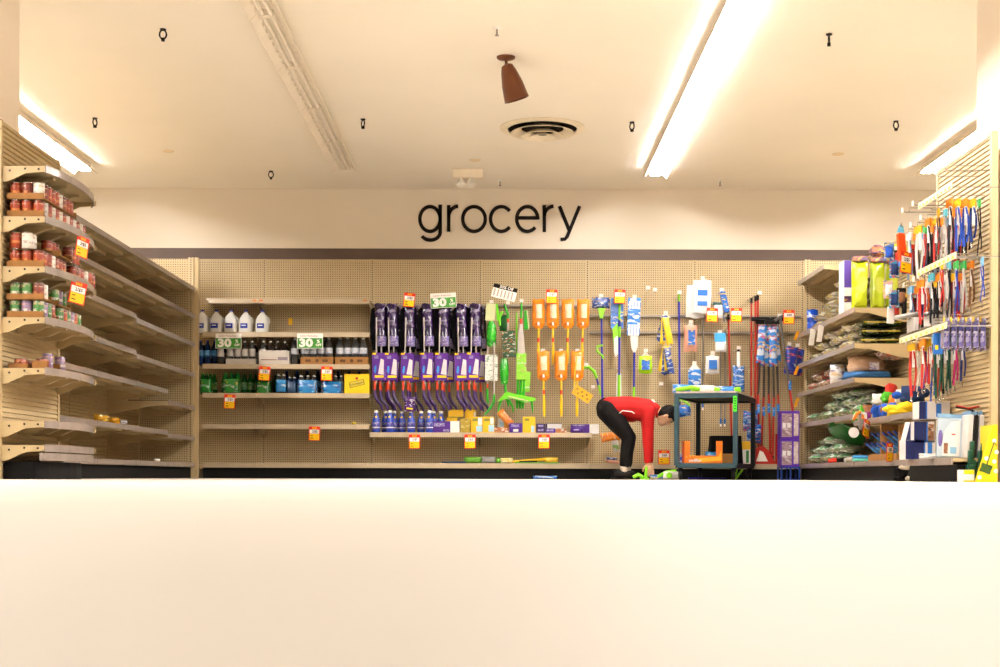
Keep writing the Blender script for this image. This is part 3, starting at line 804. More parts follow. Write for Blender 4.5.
M_CLEAR = mat('clear_bottle', '#8f8a86', .12, trans=.75, var=.03)
M_DKBOT = mat('dark_glass_bottle', '#3a2a20', .12, trans=.3)
M_GRBOT = mat('green_bottle', '#1d7a2c', .14, trans=.35)
M_BLBOT = mat('dark_blue_bottle', '#1b3566', .14, trans=.3)
def bottle_mesh(r, h, m):
    return MB().lathe([(r * .8, 0), (r, .01), (r, h * .3), (r * .95, h * .34), (r, h * .38), (r, h * .62), (r * .85, h * .74), (r * .45, h * .88), (r * .36, h * .91), (r * .36, h * .95)], 14).mesh('body', m, True)
def wrap_mesh(r, z0, z1, m): return MB().lathe([(r * 1.01, z0), (r * 1.015, z0), (r * 1.015, z1), (r * 1.01, z1)], 14).mesh('label', m, True)
def cap_mesh(r, h, m): return MB().lathe([(r * .4, h * .94), (r * .4, h), (r * .35, h * 1.005)], 10).mesh('cap', m, True)
BOT = {}
def bkind(k, r, h, body, lab, cap, z0=.36, z1=.6): BOT[k] = (bottle_mesh(r, h, body), wrap_mesh(r, h * z0, h * z1, lab), cap_mesh(r, h, cap))
M_LBLW = prt('white_bottle_label', ['#e8dfd6', '#e8dfd6', '#efe8e0', '#c98a7a'], 60, .5, 0)
M_LBLB = prt('white_blue_bottle_label', ['#dfe0e6', '#2a3c8c', '#e6e4e2', '#dcdce2'], 45, .5, 0)
M_LBLG = prt('green_soda_label', ['#2d8a35', '#d9d8cc', '#1e6a2a', '#d9b02a', '#cfd2c8'], 42, .4, 0)
M_LBLA = prt('aqua_label', ['#2f8fd0', '#dfe8ee', '#1f6fb8', '#2f8fd0', '#7fbfe0'], 45, .4, 0)
bkind('clear_white', .036, .26, M_CLEAR, M_LBLW, M_WHITE, .34, .66)
bkind('clear_blue', .043, .30, M_CLEAR, M_LBLB, M_WHITE, .40, .62)
bkind('dark', .036, .26, M_DKBOT, M_LBLW, M_WHITE, .36, .6)
bkind('darkblue', .036, .27, M_BLBOT, M_LBLA, M_BLUECAP, .36, .6)
bkind('green', .033, .23, M_GRBOT, M_LBLG, mat('green_cap', '#2c8f35', .4), .24, .6)
bkind('aqua', .033, .215, M_CLEAR, M_LBLA, M_WHITE, .2, .66)
bkind('deepaqua', .033, .20, M_BLBOT, M_LBLA, M_WHITE, .3, .62)
def bottle(kind, x, y, z, label, group):
    t = thing('bottle', label, 'bottle', (x, y, z), (0, 0, random.uniform(0, 6)), group)
    for n_, me in zip(('body', 'label', 'cap'), BOT[kind]): link(n_, me, t)
    return t
z3, z4 = BZ[2], BZ[3]
def xat(p, Y=15.45): return W(p, 400, Y)[0]
for i, p in enumerate((200, 207, 214)):
    bottle('darkblue', xat(p), 15.47, z3, 'dark blue drink bottle, %s from the end post, third shelf' % ORD[i], 'dark blue bottles')
bottle('clear_white', xat(220.5, 15.42), 15.42, z3, 'white labelled bottle alone beside the white bottle tray', 'white labelled bottles')
def crate(px0, px1, Y0, dep, z, h, m, label, name='bottle_case'):
    x0, x1 = xat(px0, Y0), xat(px1, Y0); xc_ = (x0 + x1) / 2
    mb = MB().box(x0 - xc_, x1 - xc_, 0, dep, 0, .004)
    for a in ((x0 - xc_, x0 - xc_ + .004, 0, dep), (x1 - xc_ - .004, x1 - xc_, 0, dep), (x0 - xc_, x1 - xc_, 0, .004), (x0 - xc_, x1 - xc_, dep - .004, dep)): mb.box(*a, 0, h)
    return one(name, mb, m, label, 'case', (xc_, Y0, z))
M_WCASE = mat('white_cardboard', '#e6dacb', .7)
c1 = crate(225.5, 256, 15.40, .16, z3, .065, M_WCASE, 'low white tray of white labelled bottles')
for i in range(4):
    bottle('clear_white', xat(229.9 + i * 7.3, 15.44), 15.443, z3 + .005, 'white labelled bottle in the low white tray, %s from the end post' % ORD[i], 'white labelled bottles')
    bottle('clear_white', xat(229.9 + i * 7.3, 15.52), 15.518, z3 + .005, 'white labelled bottle in the rear of the low white tray, place %s' % ORD[i], 'white labelled bottles')
c2 = crate(258.5, 289.5, 15.40, .16, z3, .155, M_WCASE, 'tall white drink case with grey print')
part('printing', MB().box(.04, .15, -.001, -.0003, .05, .085), mat('grey_print', '#a08f9a', .6), c2)
part('printing', MB().box(-.15, .03, -.001, -.0003, .05, .06), mat('brown_print', '#8a5a48', .6), c2)
for i in range(4):
    bottle('dark' if i else 'clear_white', xat(263.2 + i * 7.1, 15.44), 15.443, z3 + .005, 'bottle standing in the tall white case, %s from the low tray' % ORD[i], 'bottles in the white case')
for i, p in enumerate((294.6, 294.6)): bottle('clear_blue', xat(p, 15.46 + .1 * i), 15.46 + .1 * i, z3, 'clear bottle with blue and white band, %s beyond the white case' % ORD[i], 'clear banded bottles')
for q, (pa, pb) in enumerate(((300.2, 333.5), (334.8, 368.3))):
    cc = crate(pa, pb, 15.39, .2, z3, .088, M_CARDB, ['brown tray of banded clear bottles beside the white case', 'brown tray of clear bottles at the shelf end'][q])
    for a in (-.1, .09): part('printing', MB().box(a - .03, a + .03, -.001, -.0003, .03, .06), mat('dark_brown_print', '#6b4420', .7), cc)
    part('printing', MB().lathe([(.02, -.001), (.02, -.0003)], 14, Matrix.Rotation(R(90), 4, 'X') @ Matrix.Translation((0, .045, .0008))), mat('dark_brown_print', '#6b4420', .7), cc)
    for i in range(4):
        bottle('clear_blue', xat(pa + 5 + i * 7.75, 15.44), 15.445, z3 + .005, 'tall clear bottle, place %s in the %s' % (ORD[i], ['brown tray beside the white case', 'brown tray at the shelf end']  [q]), 'tall clear bottles')
# soda shelf
M_SHRINK_G = prt('green_pack_film', ['#2b8c33', '#1c6a28', '#d8d9cf', '#2b8c33', '#e0b428', '#b9c4b4'], 16, .2, .6)
M_SHRINK_B = prt('blue_pack_film', ['#2b8fd6', '#1f6fc0', '#d9e8f0', '#2b8fd6', '#7fc4e8', '#1b58a8'], 14, .2, .6)
def pack(px0, px1, pyt, z, m, kind, label, Y=15.40, film=(.0, .62), n=3):
    """bottles shrink-wrapped together: one thing, its bottles are parts"""
    x0, x1 = xat(px0, Y), xat(px1, Y); w_ = x1 - x0
    hh = W(503, pyt, Y)[1] - z
    t = thing('bottle_pack', label, 'bottle pack', ((x0 + x1) / 2, Y, z), (0, 0, 0), 'shrink-wrapped drink packs')
    s = w_ / n / 2 / .033
    for j in range(2):
        for i in range(n):
            b = link('bottle', BOT[kind][0], t, (-w_ / 2 + w_ * (i + .5) / n, .034 + j * .068, .001)); b.scale = (s, 1, hh / (.23 if kind == 'green' else .215 if kind == 'aqua' else .2))
            c = link('cap', BOT[kind][2], b)
    part('wrapper', MB().lathe([(.99, film[0]), (1.0, film[0] + .02), (1.0, film[1] - .02), (.96, film[1])], 24, Matrix.Translation((0, .068, 0)) @ Matrix.Diagonal((w_ / 2 * .99, .07, hh, 1)), sq=6), m, t, True)
    return t
pack(199.5, 211, 374, z4, M_SHRINK_G, 'green', 'green soda pack beside the tan end post', film=(.05, .7)); pack(221.5, 239.5, 373.5, z4, M_SHRINK_G, 'green', 'green soda pack above the lone sale card', film=(.05, .7))
pack(255.5, 270, 378, z4, M_SHRINK_G, 'green', 'green soda pack partly behind the sale card', 15.44, film=(.05, .7))
for i, p in enumerate((214, 244, 250)): bottle('green', xat(p, 15.6), 15.62, z4, 'single green soda bottle, %s from the end post at the shelf rear' % ORD[i], 'loose green soda bottles')
pack(275, 285.6, 375, z4, M_SHRINK_B, 'aqua', 'pale blue water pack next to the green soda', n=2, film=(.1, .72)); pack(286.5, 296, 377.5, z4, mat('navy_film', '#1f4468', .25, coat=.5), 'deepaqua', 'dark blue water pack between two pale ones', 15.42, n=2, film=(.1, .72))
pack(297, 317, 376, z4, M_SHRINK_B, 'aqua', 'blue and white water pack behind the sale card', n=3, film=(.05, .75)); pack(320.5, 343.6, 376, z4, M_SHRINK_B, 'aqua', 'bright blue water pack beside the yellow carton', n=4, film=(.0, .66))
x0, x1 = xat(344.4, 15.39), xat(369, 15.39); hh = W(503, 374.5, 15.39)[1] - z4
ALB = .9
M_YBOX = mat('yellow_carton_print', '#f3c416', .45, var=.04)
ALB = .62
t = thing('drink_carton', 'bright yellow tonic carton with slanted green name band', 'carton', ((x0 + x1) / 2, 15.39, z4))
part('box', MB().box(-(x1 - x0) / 2, (x1 - x0) / 2, 0, .13, 0, hh, b=.003), M_YBOX, t)
T = Matrix.Translation((0, 0, hh * .52)) @ Matrix.Rotation(R(-14), 4, 'Y')
part('name_band', MB().box(-.085, .085, -.001, -.0002, -.032, .032, T), mat('dark_olive_print', '#6f6a1c', .5), t); part('name_panel', MB().box(-.078, .078, -.0016, -.0011, -.027, .027, T), mat('pale_yellow_print', '#f4d84a', .5), t)
text('lettering', 'Schweppes', .026, M_INKB, t, (0, -.002, hh * .52), (R(90), R(-14), 0), sx=.95)
part('emblem', MB().lathe([(.016, 0), (.016, .001)], 14, Matrix.Translation((0, -.0005, hh * .78)) @ Matrix.Rotation(R(90), 4, 'X')), mat('red_emblem', '#c8401c', .5), t)
one('crumpled_wrapper', MB().pillow(.05, .035, .05, 3, 6, .3), mat('yellow_film', '#e8c53a', .3), 'small crumpled yellow wrapper on the empty shelf', 'wrapper', (xat(354), 15.45, BZ[4]), smooth=True)

for i in range(16):  # faint rear stock, rows added to blacken the shaded shelf interior
    bottle('dark', xat(203 + i * 10.4, 15.68), 15.70, z3, 'dark bottle at the rear of the third shelf, %s from the end post' % ORD[i], 'dark bottles at the rear')
    bottle('darkblue' if 7 < i else 'green', xat(203 + i * 10.4, 15.68), 15.70, z4, '%s bottle at the rear of the soda shelf, %s from the end post' % ('dark blue' if 7 < i else 'green', ORD[i]), 'soda bottles at the rear')

# leftovers on the empty gondola
for i, (px, w_, h_, mm, lb) in enumerate(((101, .16, .07, prt('yellow_snack_film', ['#e0a81e', '#3a2a60', '#f0cc3a', '#c8861a'], 16, .25, .5), 'crumpled yellow and purple snack bag left on the empty gondola'), (113, .12, .06, mat('amber_film', '#e0a020', .3), 'small amber snack bag beside the purple one'), (121, .1, .05, mat('white_purple_film', '#d8d0d4', .3), 'small white packet at the end of the snack bags'))):
    Yb = 3.46 * F / (VX - px); one('snack_bag', MB().pillow(w_, h_, .1, 310 + i, 8, .25), mm, lb, 'bag', (-3.46, Yb, .482), (0, 0, R(60)), 'leftover snack bags', True)
one('paper_scrap', MB().pillow(.07, .03, .05, 314, 6, .2), M_WCARD, 'white paper scrap on the base shelf of the empty gondola', 'scrap', (-3.44, 3.44 * F / (VX - 157), .165), (0, 0, 1), None, True)
one('folded_carton', MB().box(-.2, .2, -.12, .12, 0, .03, b=.004), mat('dark_red_brown_card', '#4a2416', .7), 'dark flattened carton on the lower empty shelf', 'carton', (-3.72, 14.6, .787), (0, 0, .1))
ALB = .80
# ---------------------------------------------------------------- hooks on the pegboard
M_HOLD = mat('clear_label_holder', '#eadfd2', .3)
HK = MB().tube([(0, 0, 0), (0, -.33, -.005), (0, -.345, .012)], .0035, 6).mesh('peg_hook', M_HOOK, True)
HKL = MB().box(-.022, .022, -.356, -.350, -.005, .03).mesh('label_holder', M_HOLD)
def hook(px, py, Y=15.47, holder=True, z=None, x=None):
    """a peg hook whose rod passes above (px, py) at depth Y"""
    if x is None: x, z = W(px, py, Y)
    h = link('peg_hook', HK, bg, (x, PEGY - .001 - PEGY, z))
    if holder: link('label_holder', HKL, h)
    return h
def hung(name, label, cat, px, py, Y=15.47, rot=(0, 0, 0), group=None, hk=True, holder=True):
    x, z = W(px, py, Y)
    if hk: hook(0, 0, x=x, z=z, holder=holder)
    return thing(name, label, cat, (x, Y, z), rot, group)
m = .01116    # metres per photo pixel at the pegboard goods

# ---------------------------------------------------------------- purple spray mops
M_PUR = mat('purple_plastic', '#3a1a5c', .3, var=.15)
M_PURF = prt('purple_bag_film', ['#2f1648', '#220f36', '#43235e', '#2a1240', '#8d7da0'], 18, .18, .7, (1, 1, .45))  # pale lilac streaks paint the few highlights on the dark film
M_PCARD = mat('purple_card', '#5a2488', .4, var=.12)
M_POLE = mat('white_pole', '#cfc3bb', .35)
M_GRIP = mat('orange_red_grip', '#e0431c', .4)
M_LILAC = prt('lilac_label', ['#8f7fb0', '#d8cfe0', '#5a4a90', '#3a2a70'], 40, .4, .2)
M_MOPPIC = mat('printed_grey_mop', '#ddd5d6', .5)
M_PBLUE = mat('printed_blue', '#3c8fd8', .5)
mop = thing('spray_mop', 'purple spray mop, first column from the water shelves, front', 'mop', (0, 0, 0), (0, 0, 0), 'purple spray mops')
part('head_bag', MB().pillow(.12, .31, .07, 1, 10, .16, Matrix.Translation((0, -.002, -.31))), M_PURF, mop, True)
part('mop_head', MB().prism([(-.10, -.06), (-.035, -.02), (.075, -.03), (.08, -.5), (-.09, -.52), (-.118, -.24)], .036, .06, 'y'), mat('black_mop_head', '#08060a', .8), mop)
part('tank', MB().lathe([(.03, -.47), (.048, -.46), (.05, -.38), (.045, -.33), (.03, -.27)], 14), M_PURF, mop, True, (.022, -.01, 0))
part('tank_label', MB().lathe([(.0485, -.475), (.0515, -.47), (.0515, -.375), (.0505, -.37)], 14), M_LILAC, mop, True, (.022, -.01, 0))
part('pole', MB().tube([(-.034, -.045, -.16), (-.036, -.045, -.9)], .0075, 8), M_POLE, mop, True)
part('pole', MB().tube([(.018, -.02, -.45), (.014, -.02, -.9)], .0075, 8), M_POLE, mop, True)
cardo = part('card', MB().box(-.078, .062, -.075, -.06, -.86, -.555, b=.004), M_PCARD, mop)
part('printing', MB().prism([(-.012, -.79), (.016, -.62), (.052, -.635), (.05, -.8)][::-1], -.0765, -.0755, 'y'), M_MOPPIC, cardo, label='printed grey mop picture')
part('printing', MB().box(-.05, .05, -.0772, -.0767, -.83, -.805), M_YEL, cardo, label='yellow strip')
part('printing', MB().box(-.078, -.035, -.0765, -.0755, -.575, -.556), M_YEL, cardo, label='yellow corner')
part('printing', MB().prism([(-.06, -.76), (-.05, -.7), (-.032, -.7), (-.03, -.745), (-.042, -.79)][::-1], -.0765, -.0755, 'y'), M_PBLUE, cardo, label='blue print')
part('printing', MB().box(-.055, -.01, -.0765, -.0755, -.62, -.585), M_LILAC, cardo)
for k, (xx, yy) in enumerate(((-.05, -.045), (.006, -.02))):
    g = part('grip', MB().tube([(xx, yy, -.865), (xx, yy, -.965)], .0125, 8), M_GRIP, mop, True)
    part('handle', MB().tube([(xx, yy, -.965), (xx + .002, yy, -1.03), (xx + .03, yy, -1.085), (xx + .07, yy, -1.135), (xx + .085, yy, -1.19)], [.014, .017, .018, .016, .010], 8), M_PUR, g, True)
mx_ = (380, 391.7, 409.5, 427, 443.6, 461, 475.3)
for i, p in enumerate(mx_):
    x, z = W(p, 303.5, 15.47)
    hook(0, 0, x=x, z=z, holder=False)
    if i == 0: mop.location = (x, 15.47, z); f = mop
    else: dup(mop, (x, 15.47, z - .002 * (i % 3)), (0, R((-1) ** i * 1.0), 0), 'purple spray mop, %s column from the water shelves, front' % ORD[i])
    dup(mop, (x + .035, 15.64, z - .01), (0, R((-1) ** i * -1.2), 0), 'purple spray mop, %s column from the water shelves, behind another' % ORD[i])
t = thing('refill_bag', 'purple and white refill bag hanging below the third mop column', 'bag', (W(409, 398, 15.38)[0], 15.38, W(409, 412, 15.38)[1]), (0, R(6), 0))
part('bag', MB().pillow(.11, .17, .05, 5, 8, .2), prt('purple_white_film', ['#4a2368', '#d8cfd8', '#3a1858', '#6a4488'], 26, .2, .5), t, True)
part('yellow_print', MB().box(-.03, .04, -.033, -.028, .03, .045), M_YEL, t)

# ---------------------------------------------------------------- green scrubbing goods
M_GRN = mat('bright_green_plastic', '#23a318', .32)
M_LIME = mat('lime_plastic', '#6fce1e', .35)
M_DKG = prt('dark_green_card', ['#14401f', '#e4ded0', '#14401f', '#d8742a', '#1c5a2a'], 28, .4, .3)
M_GFILM = prt('green_film', ['#1f9a1a', '#2fbf22', '#188014', '#2fbf22', '#8fdc70'], 24, .2, .6, (1, 1, .4))
M_LGC = prt('light_green_card', ['#8ccf2e', '#9bdc44', '#e8e4dc', '#7ec022', '#8ccf2e', '#c48a70'], 18, .4, .3)
M_CREAMC = mat('pale_green_card', '#d6d8a2', .5)
M_WGC = prt('white_green_card', ['#e6e2d8', '#e6e2d8', '#3a7a4a', '#cfd8c8', '#1e5a34'], 22, .4, .3)
t = hung('scrub_brush', 'green scrub brush with pale card, next to the purple mops', 'brush', 491.5, 303, group='green cleaning tools')
part('card', MB().box(-.055, .05, -.03, -.022, -.20, -.01, Matrix.Rotation(R(4), 4, 'Y')), M_CREAMC, t)
part('side_sponge', MB().prism([(.045, 0), (.075, -.02), (.09, -.19), (.06, -.2)], -.02, .03, 'y'), M_LIME, t)
part('brush_body', MB().lathe([(.03, -.49), (.055, -.46), (.058, -.32), (.045, -.24), (.02, -.2)], 16), M_GFILM, t, True)
part('pole', MB().tube([(.03, -.06, -.45), (.032, -.06, -1.02)], .0075, 8), M_POLE, t, True)
part('pole', MB().tube([(-.04, 0, -.48), (-.042, 0, -.9)], .007, 8), M_POLE, t, True)
part('package', MB().box(-.07, .07, -.05, .0, -.87, -.58, b=.01), M_WGC, t)
part('grip', MB().tube([(-.042, 0, -.9), (-.042, 0, -.95)], .011, 8), M_GRIP, t, True)
part('handle', MB().tube([(-.042, 0, -.95), (-.044, 0, -1.04), (-.035, 0, -1.12)], [.012, .014, .009], 8), M_GRN, t, True)
part('handle', MB().tube([(.032, -.06, -1.02), (.03, -.06, -1.10), (0, -.06, -1.16), (-.07, -.06, -1.25)], [.012, .016, .016, .009], 8), M_GRN, t, True)
t = hung('scrub_mop', 'green hooked scrubber with dark green bottle card', 'mop', 508, 304, group='green cleaning tools')
part('hook_handle', MB().tube([(-.04, 0, 0), (-.02, 0, -.06), (0, 0, -.12), (0, 0, -.165)], [.010, .014, .015, .012], 8), M_GRN, t, True)
part('band', MB().tube([(0, 0, -.165), (0, 0, -.205)], .0125, 8), M_GRIP, t, True)
part('pole', MB().tube([(0, 0, -.2), (-.01, 0, -.6)], .0085, 8), M_POLE, t, True)
part('loop', MB().tube([(-.09, 0, -.24), (-.095, 0, -.15), (-.075, 0, -.1), (-.05, 0, -.09)], .014, 8), M_LIME, t, True)
part('sponge', MB().pillow(.09, .18, .06, 4, 8, .1, Matrix.Translation((-.045, .02, -.30))), mat('dark_green_scrubber', '#14501c', .8), t, True)
part('card', MB().box(-.085, .06, -.06, -.02, -.595, -.305, b=.006, mtx=Matrix.Rotation(R(-3), 4, 'Y')), M_DKG, t)
part('bottle', MB().lathe([(.03, -.9), (.04, -.88), (.05, -.8), (.05, -.68), (.035, -.61)], 16), M_GFILM, t, True, (-.04, -.02, 0))
part('handle', MB().tube([(-.03, 0, -.9), (-.02, 0, -1.0), (.0, 0, -1.08), (.01, 0, -1.14)], [.014, .016, .014, .009], 8), M_GRN, t, True)
t = hung('string_mop', 'green topped mop with long white strands and lime cards', 'mop', 521.5, 302, group='green cleaning tools')
part('hook_handle', MB().tube([(0, 0, 0), (0, 0, -.08), (-.005, 0, -.19)], [.008, .014, .012], 8), M_GRN, t, True)
part('band', MB().tube([(-.005, 0, -.185), (-.005, 0, -.245)], .014, 8), M_GRIP, t, True)
for k in range(7): part('strand', MB().tube([(-.005 + (k - 3) * .003, -.005 * (k % 2), -.24), (-.006 + (k - 3) * .009, -.005, -.4), (.0 + (k - 3) * .014, -.005, -.62)], .0065, 6), M_POLE, t, True)
part('brush', MB().prism([(.03, -.1), (.055, -.09), (.075, -.3), (.03, -.31)], -.01, .03, 'y'), M_GRN, t); part('brush', MB().prism([(.06, -.09), (.07, -.1), (.09, -.28), (.078, -.31)], -.01, .03, 'y'), M_CREAMC, t)
part('side_pole', MB().tube([(-.055, .02, -.12), (-.045, .02, -1.0)], .008, 8), M_LIME, t, True)
part('card', MB().box(-.055, .055, -.055, -.02, -.87, -.575, b=.004), M_LGC, t); part('card', MB().box(.045, .145, -.03, 0, -1.0, -.77, b=.004, mtx=Matrix.Rotation(R(3), 4, 'Y')), M_LGC, t)
for k, xx in enumerate((-.035, .0, .03)): part('handle', MB().tube([(xx, -.02, -.86), (xx, -.02, -.98), (xx - .01, -.02, -1.12), (xx - .01, -.02, -1.19)], [.014, .015, .018, .01], 8), M_GRN, t, True)
x, z = W(517, 398, 15.36)
t = thing('dustpan', 'lime green dustpan lying over the lower ends of the green tools', 'dustpan', (x, 15.36, z), (0, 0, 0), 'green cleaning tools')
part('pan', MB().prism([(-.22, -.045), (-.12, .07), (-.02, .045), (.2, .0), (.21, -.03), (.09, -.05), (-.08, .0)], -.03, .03, 'y'), M_LIME, t)
part('lip', MB().box(-.1, .13, -.036, -.03, -.012, .0, Matrix.Rotation(R(13), 4, 'Y')), M_CREAMC, t)
for k, (xx, dx) in enumerate(((-.17, -.03), (-.09, .04), (.16, .01))): part('prong', MB().tube([(xx, 0, -.02), (xx + dx, 0, -.09), (xx + dx * 1.3, 0, -.16)], [.014, .012, .006], 8), M_GRN, t, True)

# ---------------------------------------------------------------- orange dusters on yellow poles
M_ORNG = mat('orange_bag', '#ee8a1e', .25, coat=.5, var=.14, scale=18)
M_YPOLE = mat('yellow_pole', '#efc018', .35)
M_PALE = prt('pale_duster_label', ['#eed9a8', '#f0e4c8', '#e8c890', '#f0e4c8'], 30, .4, .3)
M_BAND = mat('red_band', '#d3381a', .4)
du = thing('duster', 'orange bagged duster on a yellow pole, upper row, first from the green brooms', 'duster', (0, 0, 0), (0, 0, 0), 'orange bagged dusters')
part('bag', MB().pillow(.14, .30, .085, 9, 14, .06, Matrix.Translation((0, 0, -.29)), sq=3.2), M_ORNG, du, True)
part('shoulder', MB().lathe([(.058, -.285), (.05, -.31), (.02, -.325)], 16, Matrix.Diagonal((1, .55, 1, 1))), M_ORNG, du, True)
part('label', MB().lathe([(.035, -.032), (.036, -.03), (.036, .03), (.035, .032)], 16, Matrix.Translation((.004, -.012, -.13)) @ Matrix.Diagonal((1.1, 1.25, 2.4, 1)), sq=2.5), M_PALE, du, True)
part('neck', MB().tube([(0, -.02, -.25), (0, -.02, -.29)], [.016, .010], 8), M_WHITE, du, True)
part('pole', MB().tube([(0, -.01, -.28), (0, -.01, -.5), (0, -.01, -.56), (0, -.01, -.68), (0, -.01, -.72)], [.012, .012, .017, .017, .009], 10), M_YPOLE, du, True)
part('band', MB().tube([(0, -.01, -.425), (0, -.01, -.47)], .0145, 10), M_BAND, du, True)
k = 0
for row, pxs, py in ((0, (538.5, 552.7, 568, 583.5), 300), (1, (543, 561, 577.5), 352)):
    for i, p in enumerate(pxs):
        x, z = W(p, py, 15.47 - .06 * row)
        hook(0, 0, x=x, z=z + .008, holder=(row == 1))
        lb = 'orange bagged duster on a yellow pole, %s row, %s from the green brooms' % (['upper', 'lower'][row], ORD[i])
        if k == 0: du.location = (x, 15.47, z)
        else: dup(du, (x, 15.47 - .06 * row, z), (0, R(((i * 5) % 4 - 1.5) * .9), 0), lb)
        k += 1
t = hung('hanging_card', 'crooked yellow perforated card dangling on a strap in front of the dusters', 'card', 577, 357, 15.36, hk=False)
part('strap', MB().tube([(0, 0, 0), (-.02, 0, -.12), (-.03, 0, -.33)], .009, 6), M_YPOLE, t, True)
cd_ = part('card', MB().box(-.11, .11, -.004, .004, -.055, .055), mat('mustard_card', '#e3a91c', .45), t, loc=(.06, 0, -.41), rot=(0, R(33), 0))
for k in range(6): part('hole', MB().lathe([(.012, 0), (.012, .001)], 10, Matrix.Translation((-.075 + k * .03, -.0045, .018 * (-1) ** k)) @ Matrix.Rotation(R(90), 4, 'X')), mat('brown_hole', '#7a5614', .6), cd_)

# ---------------------------------------------------------------- blue and green brooms and brushes
M_BPOLE = mat('blue_pole', '#2a2a9c', .3)
M_LG2 = mat('apple_green_plastic', '#86d61c', .35)
M_BLP = prt('blue_package_print', ['#1f62b8', '#2b7fd0', '#174a94', '#e3e6e4', '#1f62b8', '#e8c63a'], 20, .3, .4)
M_BLW = prt('blue_white_package', ['#2f7fd0', '#e8e8e4', '#2f7fd0', '#1c5aa8', '#e8e8e4'], 16, .3, .4)
M_BLY = prt('blue_yellow_package', ['#233f86', '#2a5aa8', '#e6c230', '#d8dce0', '#1d3470'], 26, .3, .4)
M_WBLADE = mat('white_bristle', '#e2ddd4', .5)
t = hung('broom', 'blue poled broom with green neck, next to the orange dusters', 'broom', 601, 297, group='blue and green brooms')
part('head_pack', MB().pillow(.2, .125, .07, 11, 10, .2, Matrix.Translation((.0, 0, -.125))), M_BLY, t, True)
part('neck', MB().prism([(-.035, -.125), (.045, -.125), (.02, -.24), (-.012, -.24)], -.02, .01, 'y'), M_LG2, t)
part('pole', MB().tube([(.006, 0, -.23), (.02, 0, -1.25)], .012, 10), M_BPOLE, t, True)
part('clip', MB().tube([(.02, -.01, -.54), (-.04, -.01, -.55), (-.045, -.01, -.6), (.02, -.01, -.66), (.02, -.01, -.69)], .012, 8), M_LG2, t, True)
t = hung('scraper', 'lime green hooked scraper with a blue shaft', 'scraper', 586, 366, 15.5)
part('head', MB().tube([(-.03, 0, -.02), (.03, 0, -.01), (.09, 0, -.06), (.12, 0, -.14)], [.014, .02, .02, .014], 8), M_LG2, t, True); part('shaft', MB().tube([(.12, 0, -.13), (.14, 0, -.22)], .011, 8), M_BPOLE, t, True)
part('tip', MB().tube([(.14, 0, -.21), (.17, 0, -.33)], .012, 8), M_LG2, t, True)
t = hung('broom', 'green necked broom hanging over a tall blue package', 'broom', 618.5, 298, group='blue and green brooms')
part('package', MB().box(-.085, .055, .0, .03, -.34, 0, b=.005), M_BLP, t); part('neck', MB().tube([(.01, -.02, -.07), (.01, -.02, -.25)], .012, 8), M_LG2, t, True)
part('collar', MB().tube([(.01, -.02, -.25), (.01, -.02, -.32)], .013, 8), M_BPOLE, t, True)
part('blade', MB().prism([(-.065, -.34), (-.01, -.28), (.0, -.5), (-.025, -.62), (-.05, -.58)], -.012, .0, 'y'), M_LG2, t); part('bristles', MB().prism([(-.05, -.45), (-.01, -.42), (.0, -.62), (-.03, -.66), (-.05, -.6)], -.02, -.0125, 'y'), M_WBLADE, t)
part('pole', MB().tube([(.01, -.02, -.32), (.01, -.02, -.44)], .014, 8), M_LG2, t, True); part('pole', MB().tube([(.01, -.02, -.43), (.008, -.02, -.87)], .012, 10), M_BPOLE, t, True)
part('grip', MB().tube([(.008, -.02, -.86), (.006, -.02, -1.12)], .015, 10), M_LG2, t, True); part('sleeve', MB().prism([(-.02, -.84), (.035, -.84), (.04, -1.1), (-.025, -1.1)], -.004, .004, 'y'), M_WBLADE, t)
t = hung('scrub_brush', 'blue and white striped brush package with pale blade below', 'brush', 634.5, 298, group='blue and green brooms')
part('package', MB().box(-.07, .07, -.02, .02, -.42, 0, b=.006, mtx=Matrix.Rotation(R(2), 4, 'Y')), M_BLW, t)
for k in range(4): part('stripe', MB().box(-.058 + k * .032, -.036 + k * .032, -.024, -.0205, -.42, -.30, Matrix.Rotation(R(2), 4, 'Y')), M_WHITE, t)
for k in range(4): part('stripe', MB().box(-.058 + k * .032, -.036 + k * .032, -.024, -.0205, -.12, -.04, Matrix.Rotation(R(2), 4, 'Y')), M_WHITE, t)
part('blade', MB().prism([(-.045, -.42), (.04, -.42), (.035, -.55), (.0, -.62), (-.035, -.56)], -.01, .01, 'y'), M_WBLADE, t)
part('pole', MB().tube([(.0, 0, -.6), (-.004, 0, -1.0)], .011, 10), M_BPOLE, t, True); part('grip', MB().tube([(-.004, 0, -.99), (-.004, 0, -1.12)], .013, 10), M_LG2, t, True)
t = hung('sponge_pack', 'lime green pouch with a blue square label', 'pouch', 645.5, 352, 15.5)
part('pouch', MB().pillow(.145, .2, .05, 13, 8, .1, Matrix.Translation((0, 0, -.24)), sq=5), mat('lime_film', '#a9dc1e', .25, coat=.5), t, True); part('label', MB().box(-.045, .045, -.035, -.029, -.2, -.09), M_BLP, t)
part('header', MB().prism([(-.05, -.05), (0, .01), (.05, -.05)], -.003, .003, 'y'), M_HOLD, t)
hook(655, 291); hook(648, 289); hook(661, 385); hook(593, 388)
